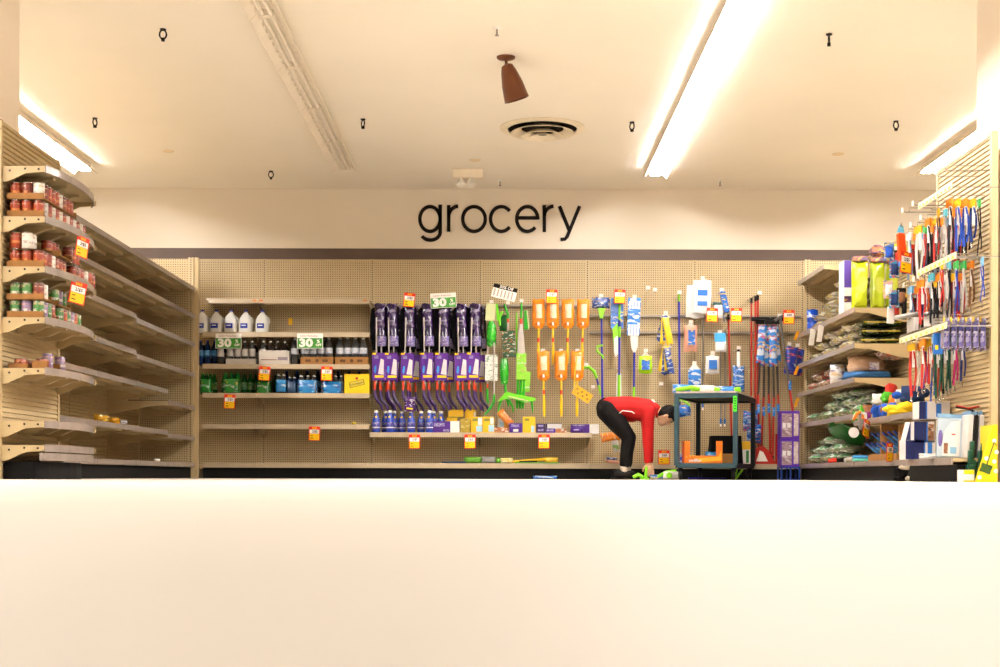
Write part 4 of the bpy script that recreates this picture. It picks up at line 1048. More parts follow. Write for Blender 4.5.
for j, (px, py, wx) in enumerate(((665.5, 314, 0), (667, 344, 0))):
    t = hung('sponge_refill', ['yellow and navy sponge refill bag on the upper hook rail', 'yellow sponge refill bag hanging below the navy one'][j], 'bag', px, py, 15.47)
    for k in range(4):
        part('bag', MB().pillow(.075, .28 + .02 * (k % 2), .045, 20 + k, 8, .12, Matrix.Translation((-.06 + k * .035, -.03 * k + .04, -.30 - .04 * (k % 2))) @ Matrix.Rotation(R((k - 1.5) * -7), 4, 'Y')), [M_BLY, mat('yellow_sponge_film', '#f0c928', .3, coat=.4), M_BLY, mat('yellow_sponge_film', '#f0c928', .3)][(k + j) % 4], t, True)
    part('header', MB().prism([(-.06, -.04), (0, .015), (.06, -.04)], -.003, .003, 'y'), M_HOLD, t)
t = hung('broom_pole', 'long blue pole with a green tip hanging beside the sponge bags', 'pole', 679, 294, 15.5)
part('tip', MB().tube([(0, 0, 0), (0, 0, -.085)], .011, 8), M_LG2, t, True); part('shaft', MB().tube([(0, 0, -.085), (.012, 0, -1.26)], .0115, 10), M_BPOLE, t, True)
M_WPACK = mat('white_cover_film', '#e9e6e2', .35, coat=.3)
M_LBL2 = mat('royal_blue_label', '#2b6fc4', .4)
for j, (px, py, yy, rt) in enumerate(((696, 284, 15.53, 2), (702.5, 279, 15.46, 1))):
    t = hung('ironing_cover', ['white folded cover pack half behind another', 'white folded cover pack with blue label band'][j], 'package', px, py, yy, (0, R(rt), 0), 'white cover packs')
    part('pack', MB().pillow(.2, .37, .04, 30 + j, 10, .04, Matrix.Translation((0, 0, -.38)), sq=8), M_WPACK, t, True)
    if j:
        part('label', MB().box(-.055, .055, -.032, -.027, -.19, -.125), M_LBL2, t); part('label', MB().box(-.055, .055, -.032, -.027, -.3, -.25), M_LBL2, t); part('window', MB().box(-.055, .055, -.03, -.027, -.25, -.19), M_WCARD, t)
t = hung('cloth_pack', 'salmon pink cloth pack with a blue label', 'package', 690.5, 323, 15.48)
part('pack', MB().pillow(.15, .29, .06, 33, 9, .1, Matrix.Translation((0, 0, -.32)), sq=5), mat('salmon_cloth', '#d99a80', .7), t, True); part('label', MB().box(-.03, .045, -.045, -.04, -.25, -.08), M_BLP, t); part('header', MB().prism([(-.06, -.05), (0, .015), (.06, -.05)], -.003, .003, 'y'), M_HOLD, t)
t = hung('cloth_pack', 'bright blue cleaning cloth pack above the cart', 'package', 694.5, 364, 15.44)
part('pack', MB().box(-.07, .07, -.015, .015, -.26, -.06, b=.008), M_BLW, t); part('header', MB().prism([(-.06, -.06), (0, .015), (.06, -.06)], -.003, .003, 'y'), M_HOLD, t)
t = hung('cloth_pack', 'clear bag of white cloths with a blue label', 'package', 712.5, 354, 15.46)
part('pack', MB().pillow(.15, .2, .06, 35, 9, .14, Matrix.Translation((0, 0, -.22))), M_WPACK, t, True); part('label', MB().box(-.045, .045, -.045, -.039, -.17, -.07), M_LBL2, t); part('header', MB().prism([(-.05, -.04), (0, .015), (.05, -.04)], -.003, .003, 'y'), M_HOLD, t)
M_SILV = mat('brushed_pole', '#8e8a88', .3, .7)
for j, (px, py, ln) in enumerate(((703, 318, .95), (721, 330, 1.0), (725, 330, 1.0))):
    t = hung('extension_pole', 'slim silver pole with blue tip, %s from the sponge bags' % ORD[j], 'pole', px, py, 15.6, group='silver extension poles', holder=False)
    part('shaft', MB().tube([(0, 0, 0), (0, 0, -ln)], .0085, 8), M_SILV, t, True); part('tip', MB().tube([(0, 0, -ln), (0, 0, -ln - .055)], .012, 8), M_LBL2, t, True); part('end_cap', MB().tube([(0, 0, -ln - .055), (0, 0, -ln - .085)], .010, 8), M_WHITE, t, True)
t = hung('window_squeegee', 'blue wrapped squeegee head beside the white cover packs', 'squeegee', 722, 291, 15.44)
part('head', MB().box(-.03, .03, -.03, .02, -.25, .0, b=.012, mtx=Matrix.Rotation(R(-13), 4, 'Y')), M_BLP, t); part('crossbar', MB().tube([(-.1, 0, -.14), (.07, 0, -.15)], .018, 8), mat('teal_rubber', '#3a5a5c', .5), t, True)
part('wrap', MB().pillow(.1, .16, .05, 36, 8, .2, Matrix.Translation((-.04, .0, -.3))), M_WPACK, t, True); part('neck', MB().tube([(.02, 0, -.24), (.03, 0, -.34)], .012, 8), M_SILV, t, True)
t = hung('cloth_pack', 'turquoise and white refill pack under the squeegee', 'package', 720, 333, 15.44)
part('pack', MB().box(-.06, .06, -.015, .015, -.1, 0, b=.006), mat('turquoise_card', '#3f9fd8', .4), t); part('refill', MB().pillow(.12, .12, .05, 37, 8, .15, Matrix.Translation((.01, 0, -.21))), M_WPACK, t, True)
M_RPOLE = mat('red_pole', '#b3261a', .35)
for j, (px, py, ln, dx) in enumerate(((728.5, 314, 1.45, .04), (751.5, 298, 1.6, 0), (755.5, 296, 1.55, 0), (758, 295, 1.55, 0))):
    t = hung('broom_pole', 'tall red pole with black cap, %s from the silver poles' % ORD[j], 'pole', px, py, 15.52 + .03 * (j % 2), group='tall red poles', holder=(j == 3))
    part('end_cap', MB().tube([(0, 0, 0), (0, 0, -.06)], .014, 8), M_BLACK, t, True); part('shaft', MB().tube([(0, 0, -.05), (dx, 0, -ln)], .0115, 10), M_RPOLE, t, True)
t = hung('brush_pack', 'white and black handled brush in a blue package', 'brush', 738.5, 349, 15.46)
part('handle', MB().tube([(0, 0, 0), (0, 0, -.05), (0, 0, -.2)], [.008, .02, .022], 10), M_WHITE, t, True); part('tip', MB().tube([(0, 0, .01), (0, 0, -.03)], [.01, .018], 8), M_BLACK, t, True)
part('package', MB().pillow(.13, .28, .06, 38, 9, .12, Matrix.Translation((0, -.01, -.47))), prt('blue_white_black_pack', ['#2f6fc0', '#e2e2e0', '#1d2c50', '#e2e2e0', '#8fa8c8'], 24, .3, .4), t, True)
# bundle of push brooms
bw = prt('broom_sleeve', ['#2f7fd0', '#e4e4e4', '#e4e4e4', '#2a3f90', '#e8b030', '#d23a2a'], 18, .3, .4, (1, 1, .5))
bz0 = (760, 764.5, 769, 773.5, 777)
for j, p in enumerate(bz0):
    t = hung('push_broom', 'red and black poled broom in a blue and white sleeve, %s in the bundle' % ORD[j], 'broom', p, 318 + (j % 2) * 3, 15.44 + .05 * (j % 3), group='bundled brooms', holder=False)
    part('head', MB().box(-.10, .09, -.02, .02, -.035, .01, b=.008), M_BLACK, t)
    part('sleeve', MB().pillow(.09, .42, .04, 40 + j, 9, .1, Matrix.Translation((.0, -.01, -.5)) @ Matrix.Rotation(R((j - 2) * -2), 4, 'Y')), bw, t, True)
    a = (j - 2) * .015
    part('shaft', MB().tube([(0, 0, -.45), (a * .5, 0, -.85)], .011, 8), mat('charcoal_pole', '#2c2624', .4), t, True); part('lower_shaft', MB().tube([(a * .5, 0, -.85), (a + .02 * (-1) ** j, 0, -1.52)], .012, 8), M_RPOLE, t, True)
    part('band', MB().box(a * .5 - .014, a * .5 + .014, -.014, .014, -1.06, -.96), M_BLW, t)
    part('foot', MB().tube([(a + .02 * (-1) ** j, 0, -1.5), (a + .02 * (-1) ** j, 0, -1.57)], .015, 8), M_BLACK, t, True)
t = hung('push_broom', 'grey angled broom leaning across the hook rail', 'broom', 780, 316, 15.42)
part('shaft', MB().tube([(0, 0, 0), (.06, 0, -.5), (.1, 0, -.72)], .014, 8), mat('grey_pole', '#5e5753', .4), t, True); part('lower_shaft', MB().tube([(.1, 0, -.72), (.15, 0, -1.1)], .013, 8), M_RPOLE, t, True)
part('head', MB().tube([(-.06, 0, -.05), (.03, 0, .0), (.06, 0, -.0)], .016, 8), mat('grey_pole', '#5e5753', .4), t, True); part('band', MB().box(.095, .125, -.016, .016, -.82, -.72), M_BLW, t)
for j, (px, py) in enumerate(((789.5, 345), (796, 347))):
    t = hung('glove_bag', ['navy blue glove bag with white print near the corner', 'navy glove bag half behind another near the corner'][j], 'bag', px, py, 15.44 + .09 * j)
    part('bag', MB().pillow(.13, .3, .06, 50 + j, 9, .12, Matrix.Translation((0, 0, -.32)) @ Matrix.Rotation(R(6), 4, 'Y')), prt('navy_bag', ['#1d2f86', '#24409c', '#1a2870', '#d8dce4', '#1d2f86', '#c8503a'], 16, .3, .4), t, True)
for j, (px, py, hgt) in enumerate(((750.5, 410, .22), (754, 424, .2))):
    t = hung('brush_pack', ['clear blister pack of blue brushes beside the red poles', 'clear blister pack below the blue brushes'][j], 'package', px, py, 15.40, holder=False)
    part('pack', MB().pillow(.16, hgt, .07, 55 + j, 9, .15, Matrix.Translation((0, 0, -hgt - .01))), prt('blue_clear_pack', ['#2a5fb0', '#c8d4e0', '#1c3c80', '#8fb0d0', '#d04a3a'], 26, .2, .5), t, True)
t = thing('red_dustpan', 'red triangular dustpan standing on the base shelf', 'dustpan', (W(763, 464, 15.40)[0], 15.40, .175))
part('pan', MB().prism([(-.14, 0), (.14, 0), (.07, .14), (.0, .2), (-.09, .17)], -.02, .02, 'y'), M_RPOLE, t); part('label', MB().prism([(-.08, .03), (.05, .03), (.0, .13), (-.04, .15)], -.024, -.0205, 'y'), M_WCARD, t)
for j, (px, py) in enumerate(((778, 432), (783, 420))):
    x = W(px, 460, 15.5)[0]
    one('red_bucket_tool', MB().box(-.03, .03, -.02, .02, 0, .34 + .1 * j, b=.008), M_RPOLE, ['narrow red brush carton standing on the base shelf', 'taller narrow red carton beside the purple crate'][j], 'carton', (x, 15.5 - .1 * j, .1745))
# ---------------------------------------------------------------- goods on the lower pegboard shelf
CFY = 15.40
def patch(parent, w, h, f, m, y=-.0008, lab=None):
    """a printed area on a carton front; f = (x0, x1, z0, z1) as shares of the front"""
    return part('printing', MB().box(-w / 2 + f[0] * w, -w / 2 + f[1] * w, y - .0006, y, f[2] * h, f[3] * h), m, parent, label=lab)
def carton(px0, px1, pyt, z, dep, m, label, prints=(), Y=CFY, name='carton', cat='carton', rz=0, pyb=None):
    x0, x1 = W(px0, 430, Y)[0], W(px1, 430, Y)[0]; w_ = x1 - x0
    h = W((px0 + px1) / 2, pyt, Y)[1] - z
    t = thing(name, label, cat, ((x0 + x1) / 2, Y, z), (0, 0, rz))
    part('box', MB().box(-w_ / 2, w_ / 2, 0, dep, 0, h, b=.003), m, t)
    for i, (f, mm) in enumerate(prints): patch(t, w_, h, f, mm, -.0008 - .0007 * i)
    return t
M_BCLEAN = mat('blue_cleaner_bottle', '#2b46b0', .25, coat=.4)
M_CLAB = prt('cleaner_label', ['#2c2a88', '#3a1c70', '#b8b4d0', '#2a3a9c'], 40, .4, .2, (1, 1, 2.2))
cb = thing('cleaner_bottle', 'blue cleaner bottle, first from the water shelves', 'bottle', (0, 0, 0), (0, 0, 0), 'blue cleaner bottles')
part('body', MB().lathe([(.038, 0), (.043, .008), (.044, .06), (.044, .12), (.04, .15), (.026, .185), (.021, .2), (.02, .222)], 18), M_BCLEAN, cb, True)
part('label', MB().lathe([(.0445, .04), (.0452, .042), (.0452, .118), (.0445, .12)], 18), M_CLAB, cb, True)
part('white_band', MB().lathe([(.0453, .055), (.0457, .056), (.0457, .062), (.0453, .063)], 18), M_WHITE, cb, True)
part('neck_tag', MB().lathe([(.0, -.001), (.012, 0)], 12, Matrix.Translation((0, -.032, .175)) @ Matrix.Rotation(R(75), 4, 'X')), M_YEL, cb)
part('cap', MB().lathe([(.021, .222), (.022, .224), (.021, .243), (.017, .248)], 16), M_WHITE, cb, True)
cps = [(376.2, 0), (385.5, 1), (390, 0), (394.2, 1), (402, 1), (411.2, 0), (421.2, 1), (429.5, 0), (433.6, 1), (441, 1)]
for i, (p, bk) in enumerate(cps):
    Yb = 15.42 + .12 * bk
    l_ = (W(p, 430, Yb)[0], Yb, MZ)
    if i == 0: cb.location = l_
    else: dup(cb, l_, (0, 0, .2 * ((i * 3) % 5 - 2)), 'blue cleaner bottle in the %s row, %s from the water shelves' % (['front', 'back'][bk], ORD[i]))
M_PBOX = mat('purple_carton', '#4a2080', .45, var=.08)
M_YB2 = mat('yellow_refill_carton', '#f0b91c', .45, var=.06)
M_LBL = mat('pale_blue_print', '#a8cfe0', .5); M_BRN = prt('brown_photo_print', ['#a8683a', '#e4d8cc', '#c98a5a', '#e8e0d8', '#7a4a2a'], 24, .4, .2)
M_WPR = mat('white_print', '#ece6e0', .5); M_GRN2 = mat('olive_print', '#8a8a3a', .5)
carton(432.5, 459.5, 421.2, MZ, .1, M_PBOX, 'purple pad carton with a white rounded end', (((.66, 1, 0, 1), M_WPR), ((.05, .45, .55, .85), M_LILAC), ((.4, .62, .1, .3), M_LILAC)))
carton(447, 457.5, 417.8, MZ, .1, M_YB2, 'plain yellow carton behind the purple pad carton', Y=15.53); carton(448.5, 463, 409.8, W(0, 417.6, 15.53)[1] if False else .175 + MZ, .1, M_YB2, 'small yellow carton stacked on the plain yellow one', Y=15.53, prints=(((.05, .95, .0, .12), M_GRN2),))
carton(460.5, 470.5, 418.8, MZ, .09, prt('clear_yellow_pack', ['#b89a3a', '#d8c87a', '#8a7a4a', '#c8a82a'], 26, .2, .5), 'clear fronted yellow refill pack', Y=15.42); carton(465, 476, 409.6, MZ, .09, M_YB2, 'tall yellow carton at the shelf rear', (((.8, .95, .7, .9), M_WPR),), Y=15.55)
carton(471.3, 482.4, 416.8, MZ, .09, M_YB2, 'yellow refill carton with pale blue swoosh, beside the clear pack', (((.45, .98, .08, .45), M_LBL), ((.1, .6, .72, .9), M_GRN2), ((.6, .95, .5, .95), M_WPR)))
carton(482.9, 494.2, 416.8, MZ, .09, M_YB2, 'yellow refill carton with pale blue swoosh, beside its twin', (((.5, .98, .08, .5), M_LBL), ((.1, .6, .72, .9), M_GRN2), ((.65, .95, .55, .95), M_WPR)), Y=15.401)
carton(494.5, 508.6, 427.0, MZ, .1, M_BRN, 'low brown and white photo carton'); carton(498, 509.8, 417.4, MZ, .1, M_YB2, 'yellow and white carton behind the low photo carton', (((.0, .45, .15, .95), M_WPR), ((.1, .5, .3, .7), M_LBL)), Y=15.52)
carton(509.3, 522.2, 423.2, MZ, .1, M_PBOX, 'square purple carton with lilac print', (((.15, .75, .6, .9), M_LILAC), ((.3, .7, .15, .4), M_WPR)), Y=15.41)
carton(523, 535.3, 416.8, MZ, .1, M_YB2, 'tall yellow carton with a small blue figure', (((.68, .92, .05, .45), M_LBL), ((.15, .5, .75, .9), M_GRN2)))
carton(536.5, 545.2, 423.6, MZ, .1, mat('dark_purple_carton', '#2c1640', .45), 'dark purple carton beside the tall yellow one', (((.15, .8, .65, .9), M_LILAC), ((.15, .8, .2, .45), M_LILAC))); carton(545.6, 562, 423.4, MZ, .08, mat('dark_purple_carton', '#2c1640', .45), 'dark purple carton with pale printed panel at the rear', (((.1, .98, .35, .95), M_WPR),), Y=15.52)
carton(545.6, 555.3, 428.4, MZ, .09, M_PBOX, 'low purple carton in front', (((.1, .8, .4, .85), M_LILAC),)); carton(555.6, 566.5, 428.6, MZ, .09, M_BRN, 'low brown photo carton beside the purple one')
carton(571, 599, 424.2, MZ, .1, M_PBOX, 'long purple carton with white end', (((.66, 1, 0, 1), M_WPR), ((.05, .5, .8, .95), M_LILAC)), Y=15.53)
t = thing('wipe_pack', 'rounded purple wipe pack lying in front of the long carton', 'package', (W(577, 434, 15.42)[0], 15.43, MZ)); part('pack', MB().pillow(.14, .07, .09, 60, 9, .08, sq=4), M_PBOX, t, True); part('print', MB().box(-.04, .02, -.05, -.046, .03, .045), M_LILAC, t)
def bagthing(name, label, px, py, Y, w_, h, d, m, seed=0, rot=(0, 0, 0), cat='bag', z=None, group=None, wr=.15, n=9):
    x, zz = W(px, py, Y)
    return one(name, MB().pillow(w_, h, d, seed, n, wr), m, label, cat, (x, Y, zz if z is None else z), rot, group, True)
M_OFILM = prt('orange_wrapped_film', ['#e8842a', '#f0a04a', '#d8681a', '#f2d8a8', '#e8842a'], 20, .25, .5)
bagthing('duster_refill', 'orange wrapped duster refill leaning on the yellow carton', 511, 424.5, 15.47, .09, .2, .05, M_OFILM, 61, (0, R(-40), 0), 'package')
bagthing('duster_refill', 'orange wrapped duster refill hanging over the shelf end', 601, 438, 15.40, .1, .24, .07, M_OFILM, 62, (0, R(82), 0), 'package')
# base shelf odds and ends
t = thing('floor_scrubber', 'green and grey scrub brush lying on the base shelf', 'brush', (W(482, 463, 15.45)[0], 15.45, .175))
part('body', MB().pillow(.2, .07, .09, 63, 9, .05, Matrix.Translation((-.1, 0, 0)), sq=4), mat('moss_green_plastic', '#5f9a2a', .4), t, True); part('grip', MB().pillow(.16, .075, .08, 64, 9, .05, Matrix.Translation((.07, 0, 0)), sq=4), M_GREY, t, True); part('tip', MB().pillow(.06, .06, .07, 65, 6, .05, Matrix.Translation((.18, 0, 0))), mat('moss_green_plastic', '#5f9a2a', .4), t, True)
t = thing('yellow_scraper', 'long yellow and black brush lying on the base shelf', 'brush', (W(537, 463, 15.45)[0], 15.45, .175), (0, 0, R(3)))
part('handle', MB().tube([(-.27, 0, .018), (-.05, 0, .035), (.1, 0, .05)], [.012, .016, .018], 8), M_YPOLE, t, True); part('stripe', MB().tube([(-.2, -.012, .016), (.0, -.012, .02)], .012, 8), M_BLACK, t, True); part('head', MB().pillow(.15, .07, .07, 66, 8, .1, Matrix.Translation((.16, 0, .0))), prt('yellow_pack', ['#e8b81e', '#f0d860', '#c88a1a', '#e8b81e'], 20, .3, .3), t, True); part('base_strip', MB().box(-.25, .24, -.03, .03, 0, .014), mat('moss_green_plastic', '#5f9a2a', .4), t)
bagthing('sponge', 'cream and yellow sponge on the base shelf beside the green brush', 506.5, 463, 15.45, .14, .06, .09, prt('sponge_foam', ['#e8d88a', '#e0c050', '#f0e8c0'], 20, .7, 0), 67, cat='sponge', z=.175)
one('blue_cloth', MB().pillow(.3, .02, .12, 68, 8, .2), mat('teal_blue_cloth', '#1f4f78', .6), 'flat dark blue cloth on the base shelf', 'cloth', (W(455, 463, 15.45)[0], 15.46, .175), smooth=True)
t = thing('sandal', 'pink soled pack with blue top lying on the base shelf end', 'package', (W(613, 463, 15.42)[0], 15.42, .175), (0, R(6), 0))
part('sole', MB().pillow(.17, .04, .08, 69, 8, .03, sq=5), mat('pink_foam', '#d8a088', .6), t, True); part('top', MB().pillow(.12, .035, .07, 70, 8, .1, Matrix.Translation((-.02, 0, .032))), M_BLY, t, True)
bagthing('spray_bottle', 'white and lime bottle hanging by the trouser leg', 617, 452, 15.5, .07, .22, .05, prt('white_lime_plastic', ['#e6e4dc', '#e6e4dc', '#7fc81e'], 9, .3, .3), 71, (0, R(-14), 0), 'bottle')
one('blue_wrapper', MB().pillow(.26, .035, .08, 72, 8, .25), prt('blue_floor_film', ['#2f7fd8', '#1f5fb0', '#e0e4e8'], 16, .3, .4), 'blue plastic wrapper lying on the floor by the kick plate', 'wrapper', (W(545, 478, 15.2)[0], 15.2, .002), (0, 0, 0), None, True)

# ---------------------------------------------------------------- person bending to the floor
def remesh(mb, name, m, voxel, smooth=4):
    me = mb.mesh(name, m)
    o = bpy.data.objects.new(name, me); C.objects.link(o)
    r = o.modifiers.new('r', 'REMESH'); r.mode = 'VOXEL'; r.voxel_size = voxel
    s = o.modifiers.new('s', 'SMOOTH'); s.factor = .5; s.iterations = smooth
    dg = bpy.context.evaluated_depsgraph_get()
    out = bpy.data.meshes.new_from_object(o.evaluated_get(dg)); bpy.data.objects.remove(o)
    out.materials.clear(); out.materials.append(m); out.name = name
    out.polygons.foreach_set('use_smooth', [True] * len(out.polygons))
    return out
def caps(mb, pts, rs, n=12):
    """tapered limb through points, round at each joint"""
    for i in range(len(pts) - 1):
        a, b = Vector(pts[i]), Vector(pts[i + 1])
        mb.tube([a, b], [rs[i], rs[i + 1]], n)
    for p, r in zip(pts, rs): mb.ell(p, (r, r, r), n, 8)
PYY = 14.78
PO = Vector((W(622, 479, PYY)[0], PYY, 0))
def pj(px, py, dy=0):
    x, z = W(px, py, PYY); return (x - PO.x, dy, z)
person = thing('person', 'person in a red top and black trousers bending to pick goods off the floor', 'person', PO)
M_SKIN = mat('skin', '#e8b48e', .5, var=.05)
M_SHIRT = mat('red_knit', '#b80e0b', .75, var=.10, scale=14, bump=.3)
M_TROU = mat('black_trouser_cloth', '#120f0f', .85, var=.2, scale=14, bump=.3)
M_HAIR = mat('dark_brown_hair', '#0e0907', .6, var=.3, scale=60, bump=.6)
u = Vector((.92, 0, .39)); fdir = Vector((.39, 0, -.92)); hc = Vector(pj(666.5, 416))
body = MB()
for s in (-1, 1): caps(body, [pj(609, 410, s * .07), pj(628, 408, s * .06), pj(646, 410, s * .09)], [.10, .10, .105])
caps(body, [pj(648, 409, 0), pj(656, 411, 0), pj(662, 414, 0)], [.075, .058, .055])
def ax(c, v): return Vector(c) + v
HM = Matrix((( u.x, 0, fdir.x, hc.x), (0, 1, 0, hc.y), (u.z, 0, fdir.z, hc.z), (0, 0, 0, 1)))   # local x = crown, z = face
body.ell((.005, 0, -.005), (.112, .078, .088), 16, 10, HM)
body.ell((-.065, 0, .035), (.052, .055, .05), 12, 8, HM)                      # jaw
body.ell((-.012, 0, .092), (.022, .012, .018), 10, 6, HM)                     # nose
for s in (-1, 1): body.ell((-.012, s * .08, -.004), (.028, .012, .018), 10, 6, HM)   # ears
for s, sh, el, wr in ((-1, (646.5, 413), (647, 440), (646.3, 463)), (1, (648, 413), (651, 440), (652, 462))):
    dy = s * .19
    caps(body, [pj(sh[0], sh[1], dy * .9), pj(el[0], el[1], dy), pj(wr[0], wr[1], dy * .9)], [.06, .042, .028])
    W0 = Vector(pj(wr[0], wr[1], dy * .9))
    body.ell(W0 + Vector((.004, 0, -.052)), (.036, .016, .046), 12, 8)
    for k in range(4):                                                        # fingers
        fx = -.024 + k * .018; L_ = (.030, .036, .034, .027)[k]
        p0 = W0 + Vector((fx + .004, 0, -.088)); p1 = p0 + Vector((.002, s * -.008, -L_)); p2 = p1 + Vector((.0, s * -.018, -L_ * .5))
        caps(body, [p0, p1, p2], [.0092, .0085, .0075], 8)
    p0 = W0 + Vector((-.026, 0, -.035)); p1 = p0 + Vector((-.022, s * -.006, -.026)); p2 = p1 + Vector((-.002, s * -.01, -.026))
    caps(body, [p0, p1, p2], [.012, .0105, .009], 8)
for s, kn, an in ((-1, (628.5, 438), (623.5, 466)), (1, (630.5, 437.5), (627.5, 465))):
    dy = s * .095
    caps(body, [pj(609, 411, dy), pj(kn[0], kn[1], dy), pj(an[0], an[1], dy), pj(an[0] + .5, 474.5, dy)], [.09, .06, .042, .036])
    body.ell(Vector(pj(an[0] + 2, 476, dy)), (.09, .035, .028), 12, 6)
part('body', remesh(body, 'body', M_SKIN, .0065, 3), M_SKIN, person)
sh = MB()
for s in (-1, 1): caps(sh, [pj(610, 407.5, s * .075), pj(628, 407.5, s * .07), pj(645, 410.5, s * .10)], [.112, .118, .122])
caps(sh, [pj(640, 409, 0), pj(654, 409.5, 0)], [.11, .075])
caps(sh, [pj(612, 409, 0), pj(632, 411, 0)], [.11, .12])
for s, a, b, c in ((-1, (646.3, 412.5), (646, 440), (646, 461)), (1, (648, 412.5), (650.5, 440), (651.6, 460.5))):
    caps(sh, [pj(a[0], a[1], s * .175), pj(b[0], b[1], s * .19), pj(c[0], c[1], s * .172)], [.075, .06, .040])
shirt = part('shirt', remesh(sh, 'shirt', M_SHIRT, .011, 6), M_SHIRT, person)
part('collar', MB().tube([Vector(pj(655.5, 410)) + Vector((.055 * math.sin(a) * -.3, .07 * math.cos(a), .075 * math.sin(a))) for a in [2 * math.pi * k / 16 for k in range(17)]], .012, 8), M_SHIRT, shirt, True)
part('white_trim', MB().tube([pj(618, 414, -.19), pj(621, 411.5, -.194), pj(630, 412.5, -.192), pj(637, 416.5, -.16)], .0045, 6), M_WHITE, shirt, True)
part('white_trim', MB().pillow(.045, .022, .02, 3, 6, .05, Matrix.Translation(Vector(pj(651.5, 402.5, -.12))) @ Matrix.Rotation(R(38), 4, 'Y')), M_WHITE, shirt, True)
tr = MB()
for s, kn, hm in ((-1, (628, 437.5), (624, 464)), (1, (630, 437), (627.8, 463.5))):
    dy = s * .095
    caps(tr, [pj(608, 410.5, dy * .9), pj(618, 424, dy), pj(kn[0], kn[1], dy), pj((kn[0] + hm[0]) / 2 - .5, 451, dy), pj(hm[0], hm[1], dy)], [.122, .098, .078, .066, .058])
caps(tr, [pj(606.5, 408, 0), pj(613, 410, 0)], [.115, .115])
part('trousers', remesh(tr, 'trousers', M_TROU, .011, 5), M_TROU, person)
for s, an in ((-1, 623.5), (1, 627.5)):
    dy = s * .095; bx = pj(an, 479, dy)[0]
    sm = MB().pillow(.27, .085, .10, 80 + s, 10, .02, Matrix.Translation((bx - .01, dy, .012)), sq=3.5)
    sm.ell((bx - .07, dy, .07), (.06, .048, .045), 12, 8)
    so = part('shoe', remesh(sm, 'shoe', mat('black_shoe', '#15110f', .6), .009, 3), None, person)
    part('sole', MB().box(bx - .14, bx + .125, dy - .045, dy + .045, 0, .016, b=.006), mat('black_shoe', '#15110f', .6), so)
    part('sock', MB().tube([pj(an, 465, dy), pj(an, 473, dy)], [.046, .044], 12), mat('pale_sock', '#cbb8a4', .8), person, True)
ha = MB()
ha.ell((.028, 0, -.022), (.1, .092, .088), 18, 12, HM); ha.ell((.075, 0, .03), (.058, .08, .062), 14, 8, HM); ha.ell((-.03, 0, -.05), (.07, .078, .055), 14, 8, HM)
for k in range(26):
    a = k * 2.4; q = .3 + .6 * ((k * 7) % 10) / 10
    ha.ell((.035 + .085 * math.cos(a) * q, .085 * math.sin(a) * q, -.07 + .03 * q + .09 * (math.cos(a) > .3) * q), (.026, .016, .02), 8, 6, HM)
part('hair', remesh(ha, 'hair', M_HAIR, .008, 2), M_HAIR, person)
for s in (-1, 1):
    part('eye', MB().ell((.018, s * .03, .08), (.008, .013, .007), 10, 6, HM), mat('dark_eye', '#1a120e', .2), person, True)
    part('eyebrow', MB().ell((.038, s * .032, .078), (.005, .02, .006), 10, 6, HM), M_HAIR, person, True)
part('mouth', MB().ell((-.05, 0, .083), (.006, .022, .005), 10, 6, HM), mat('lip', '#9c5a48', .5), person, True)

# ---------------------------------------------------------------- stock cart
CA, CB, CC, CD = Vector((1.752, 14.02)), Vector((2.325, 13.90)), Vector((2.69, 14.95)), Vector((2.117, 15.07))
cart = thing('stock_cart', 'dark teal steel two-shelf stock cart beside the bending person', 'cart', ((CA.x + CC.x) / 2, (CA.y + CC.y) / 2, 0))
M_TEAL = mat('dark_teal_steel', '#1f4049', .4, .2, var=.12)
M_TEALD = mat('near_black_steel', '#14181a', .5, .2, var=.2)  # near-black for trays, rear posts and all rims but the front
M_WORN = mat('worn_pale_edge', '#b9a89a', .6, var=.2, scale=20)
cq = [CA, CB, CC, CD]; ctr = Vector((cart.location.x, cart.location.y))
ex = (CB - CA).normalized(); ey = (CC - CB).normalized()
zt = W(700, 391.2, 13.95)[1]; zlo = W(700, 463.3, 13.95)[1]
def quad(pts, off=0):
    c = sum(pts, Vector((0, 0))) / 4
    return [tuple(p + (p - c).normalized() * off) for p in pts]
for (z0, z1, nm) in ((zt - .065, zt - .018, 'upper_tray'), (zlo - .045, zlo, 'lower_tray')):
    tr_ = wp(nm, MB().prism(quad(cq, .0)[::1], z0 + .02, z1, 'z'), M_TEALD, cart)
    for i in range(4):
        a, b = cq[i], cq[(i + 1) % 4]; d = (b - a).normalized(); nrm = Vector((d.y, -d.x)) * .012
        wp('rim', MB().prism([tuple(a), tuple(b), tuple(b + nrm), tuple(a + nrm)], z0, z1 + .002, 'z'), M_TEAL if i == 0 else M_TEALD, tr_)
wp('top_board', MB().prism(quad(cq, .02), zt - .018, zt, 'z'), M_WORN, cart)
for i, p in enumerate(cq):
    s = .022
    wp('post', MB().prism([tuple(p + ex * -s + ey * -s), tuple(p + ex * s + ey * -s), tuple(p + ex * s + ey * s), tuple(p + ex * -s + ey * s)], zlo - .02, zt - .02, 'z'), M_TEAL if i < 2 else M_TEALD, cart)
    q = p + (ctr - p).normalized() * .06
    ca = wp('caster', MB().box(q.x - .022, q.x + .022, q.y - .03, q.y + .03, .08, zlo - .045), M_TEALD, cart)
    wp('wheel', MB().lathe([(.04, -.014), (.05, -.01), (.05, .01), (.04, .014)], 18, Matrix.Translation((q.x, q.y, .0505)) @ Matrix.Rotation(R(90), 4, 'Y')), M_BLACK, ca, True)
x, z = W(735, 396, 13.87)
st = wp('sticker', MB().box(x - .017, x + .017, 13.868, 13.872, z - .155, z), mat('fluorescent_green_sticker', '#4ae01a', .5), cart)
for k in range(5): wp('sticker_print', MB().box(x - .008, x + .008, 13.866, 13.8675, z - .03 - k * .025, z - .018 - k * .025), M_INKB, st)
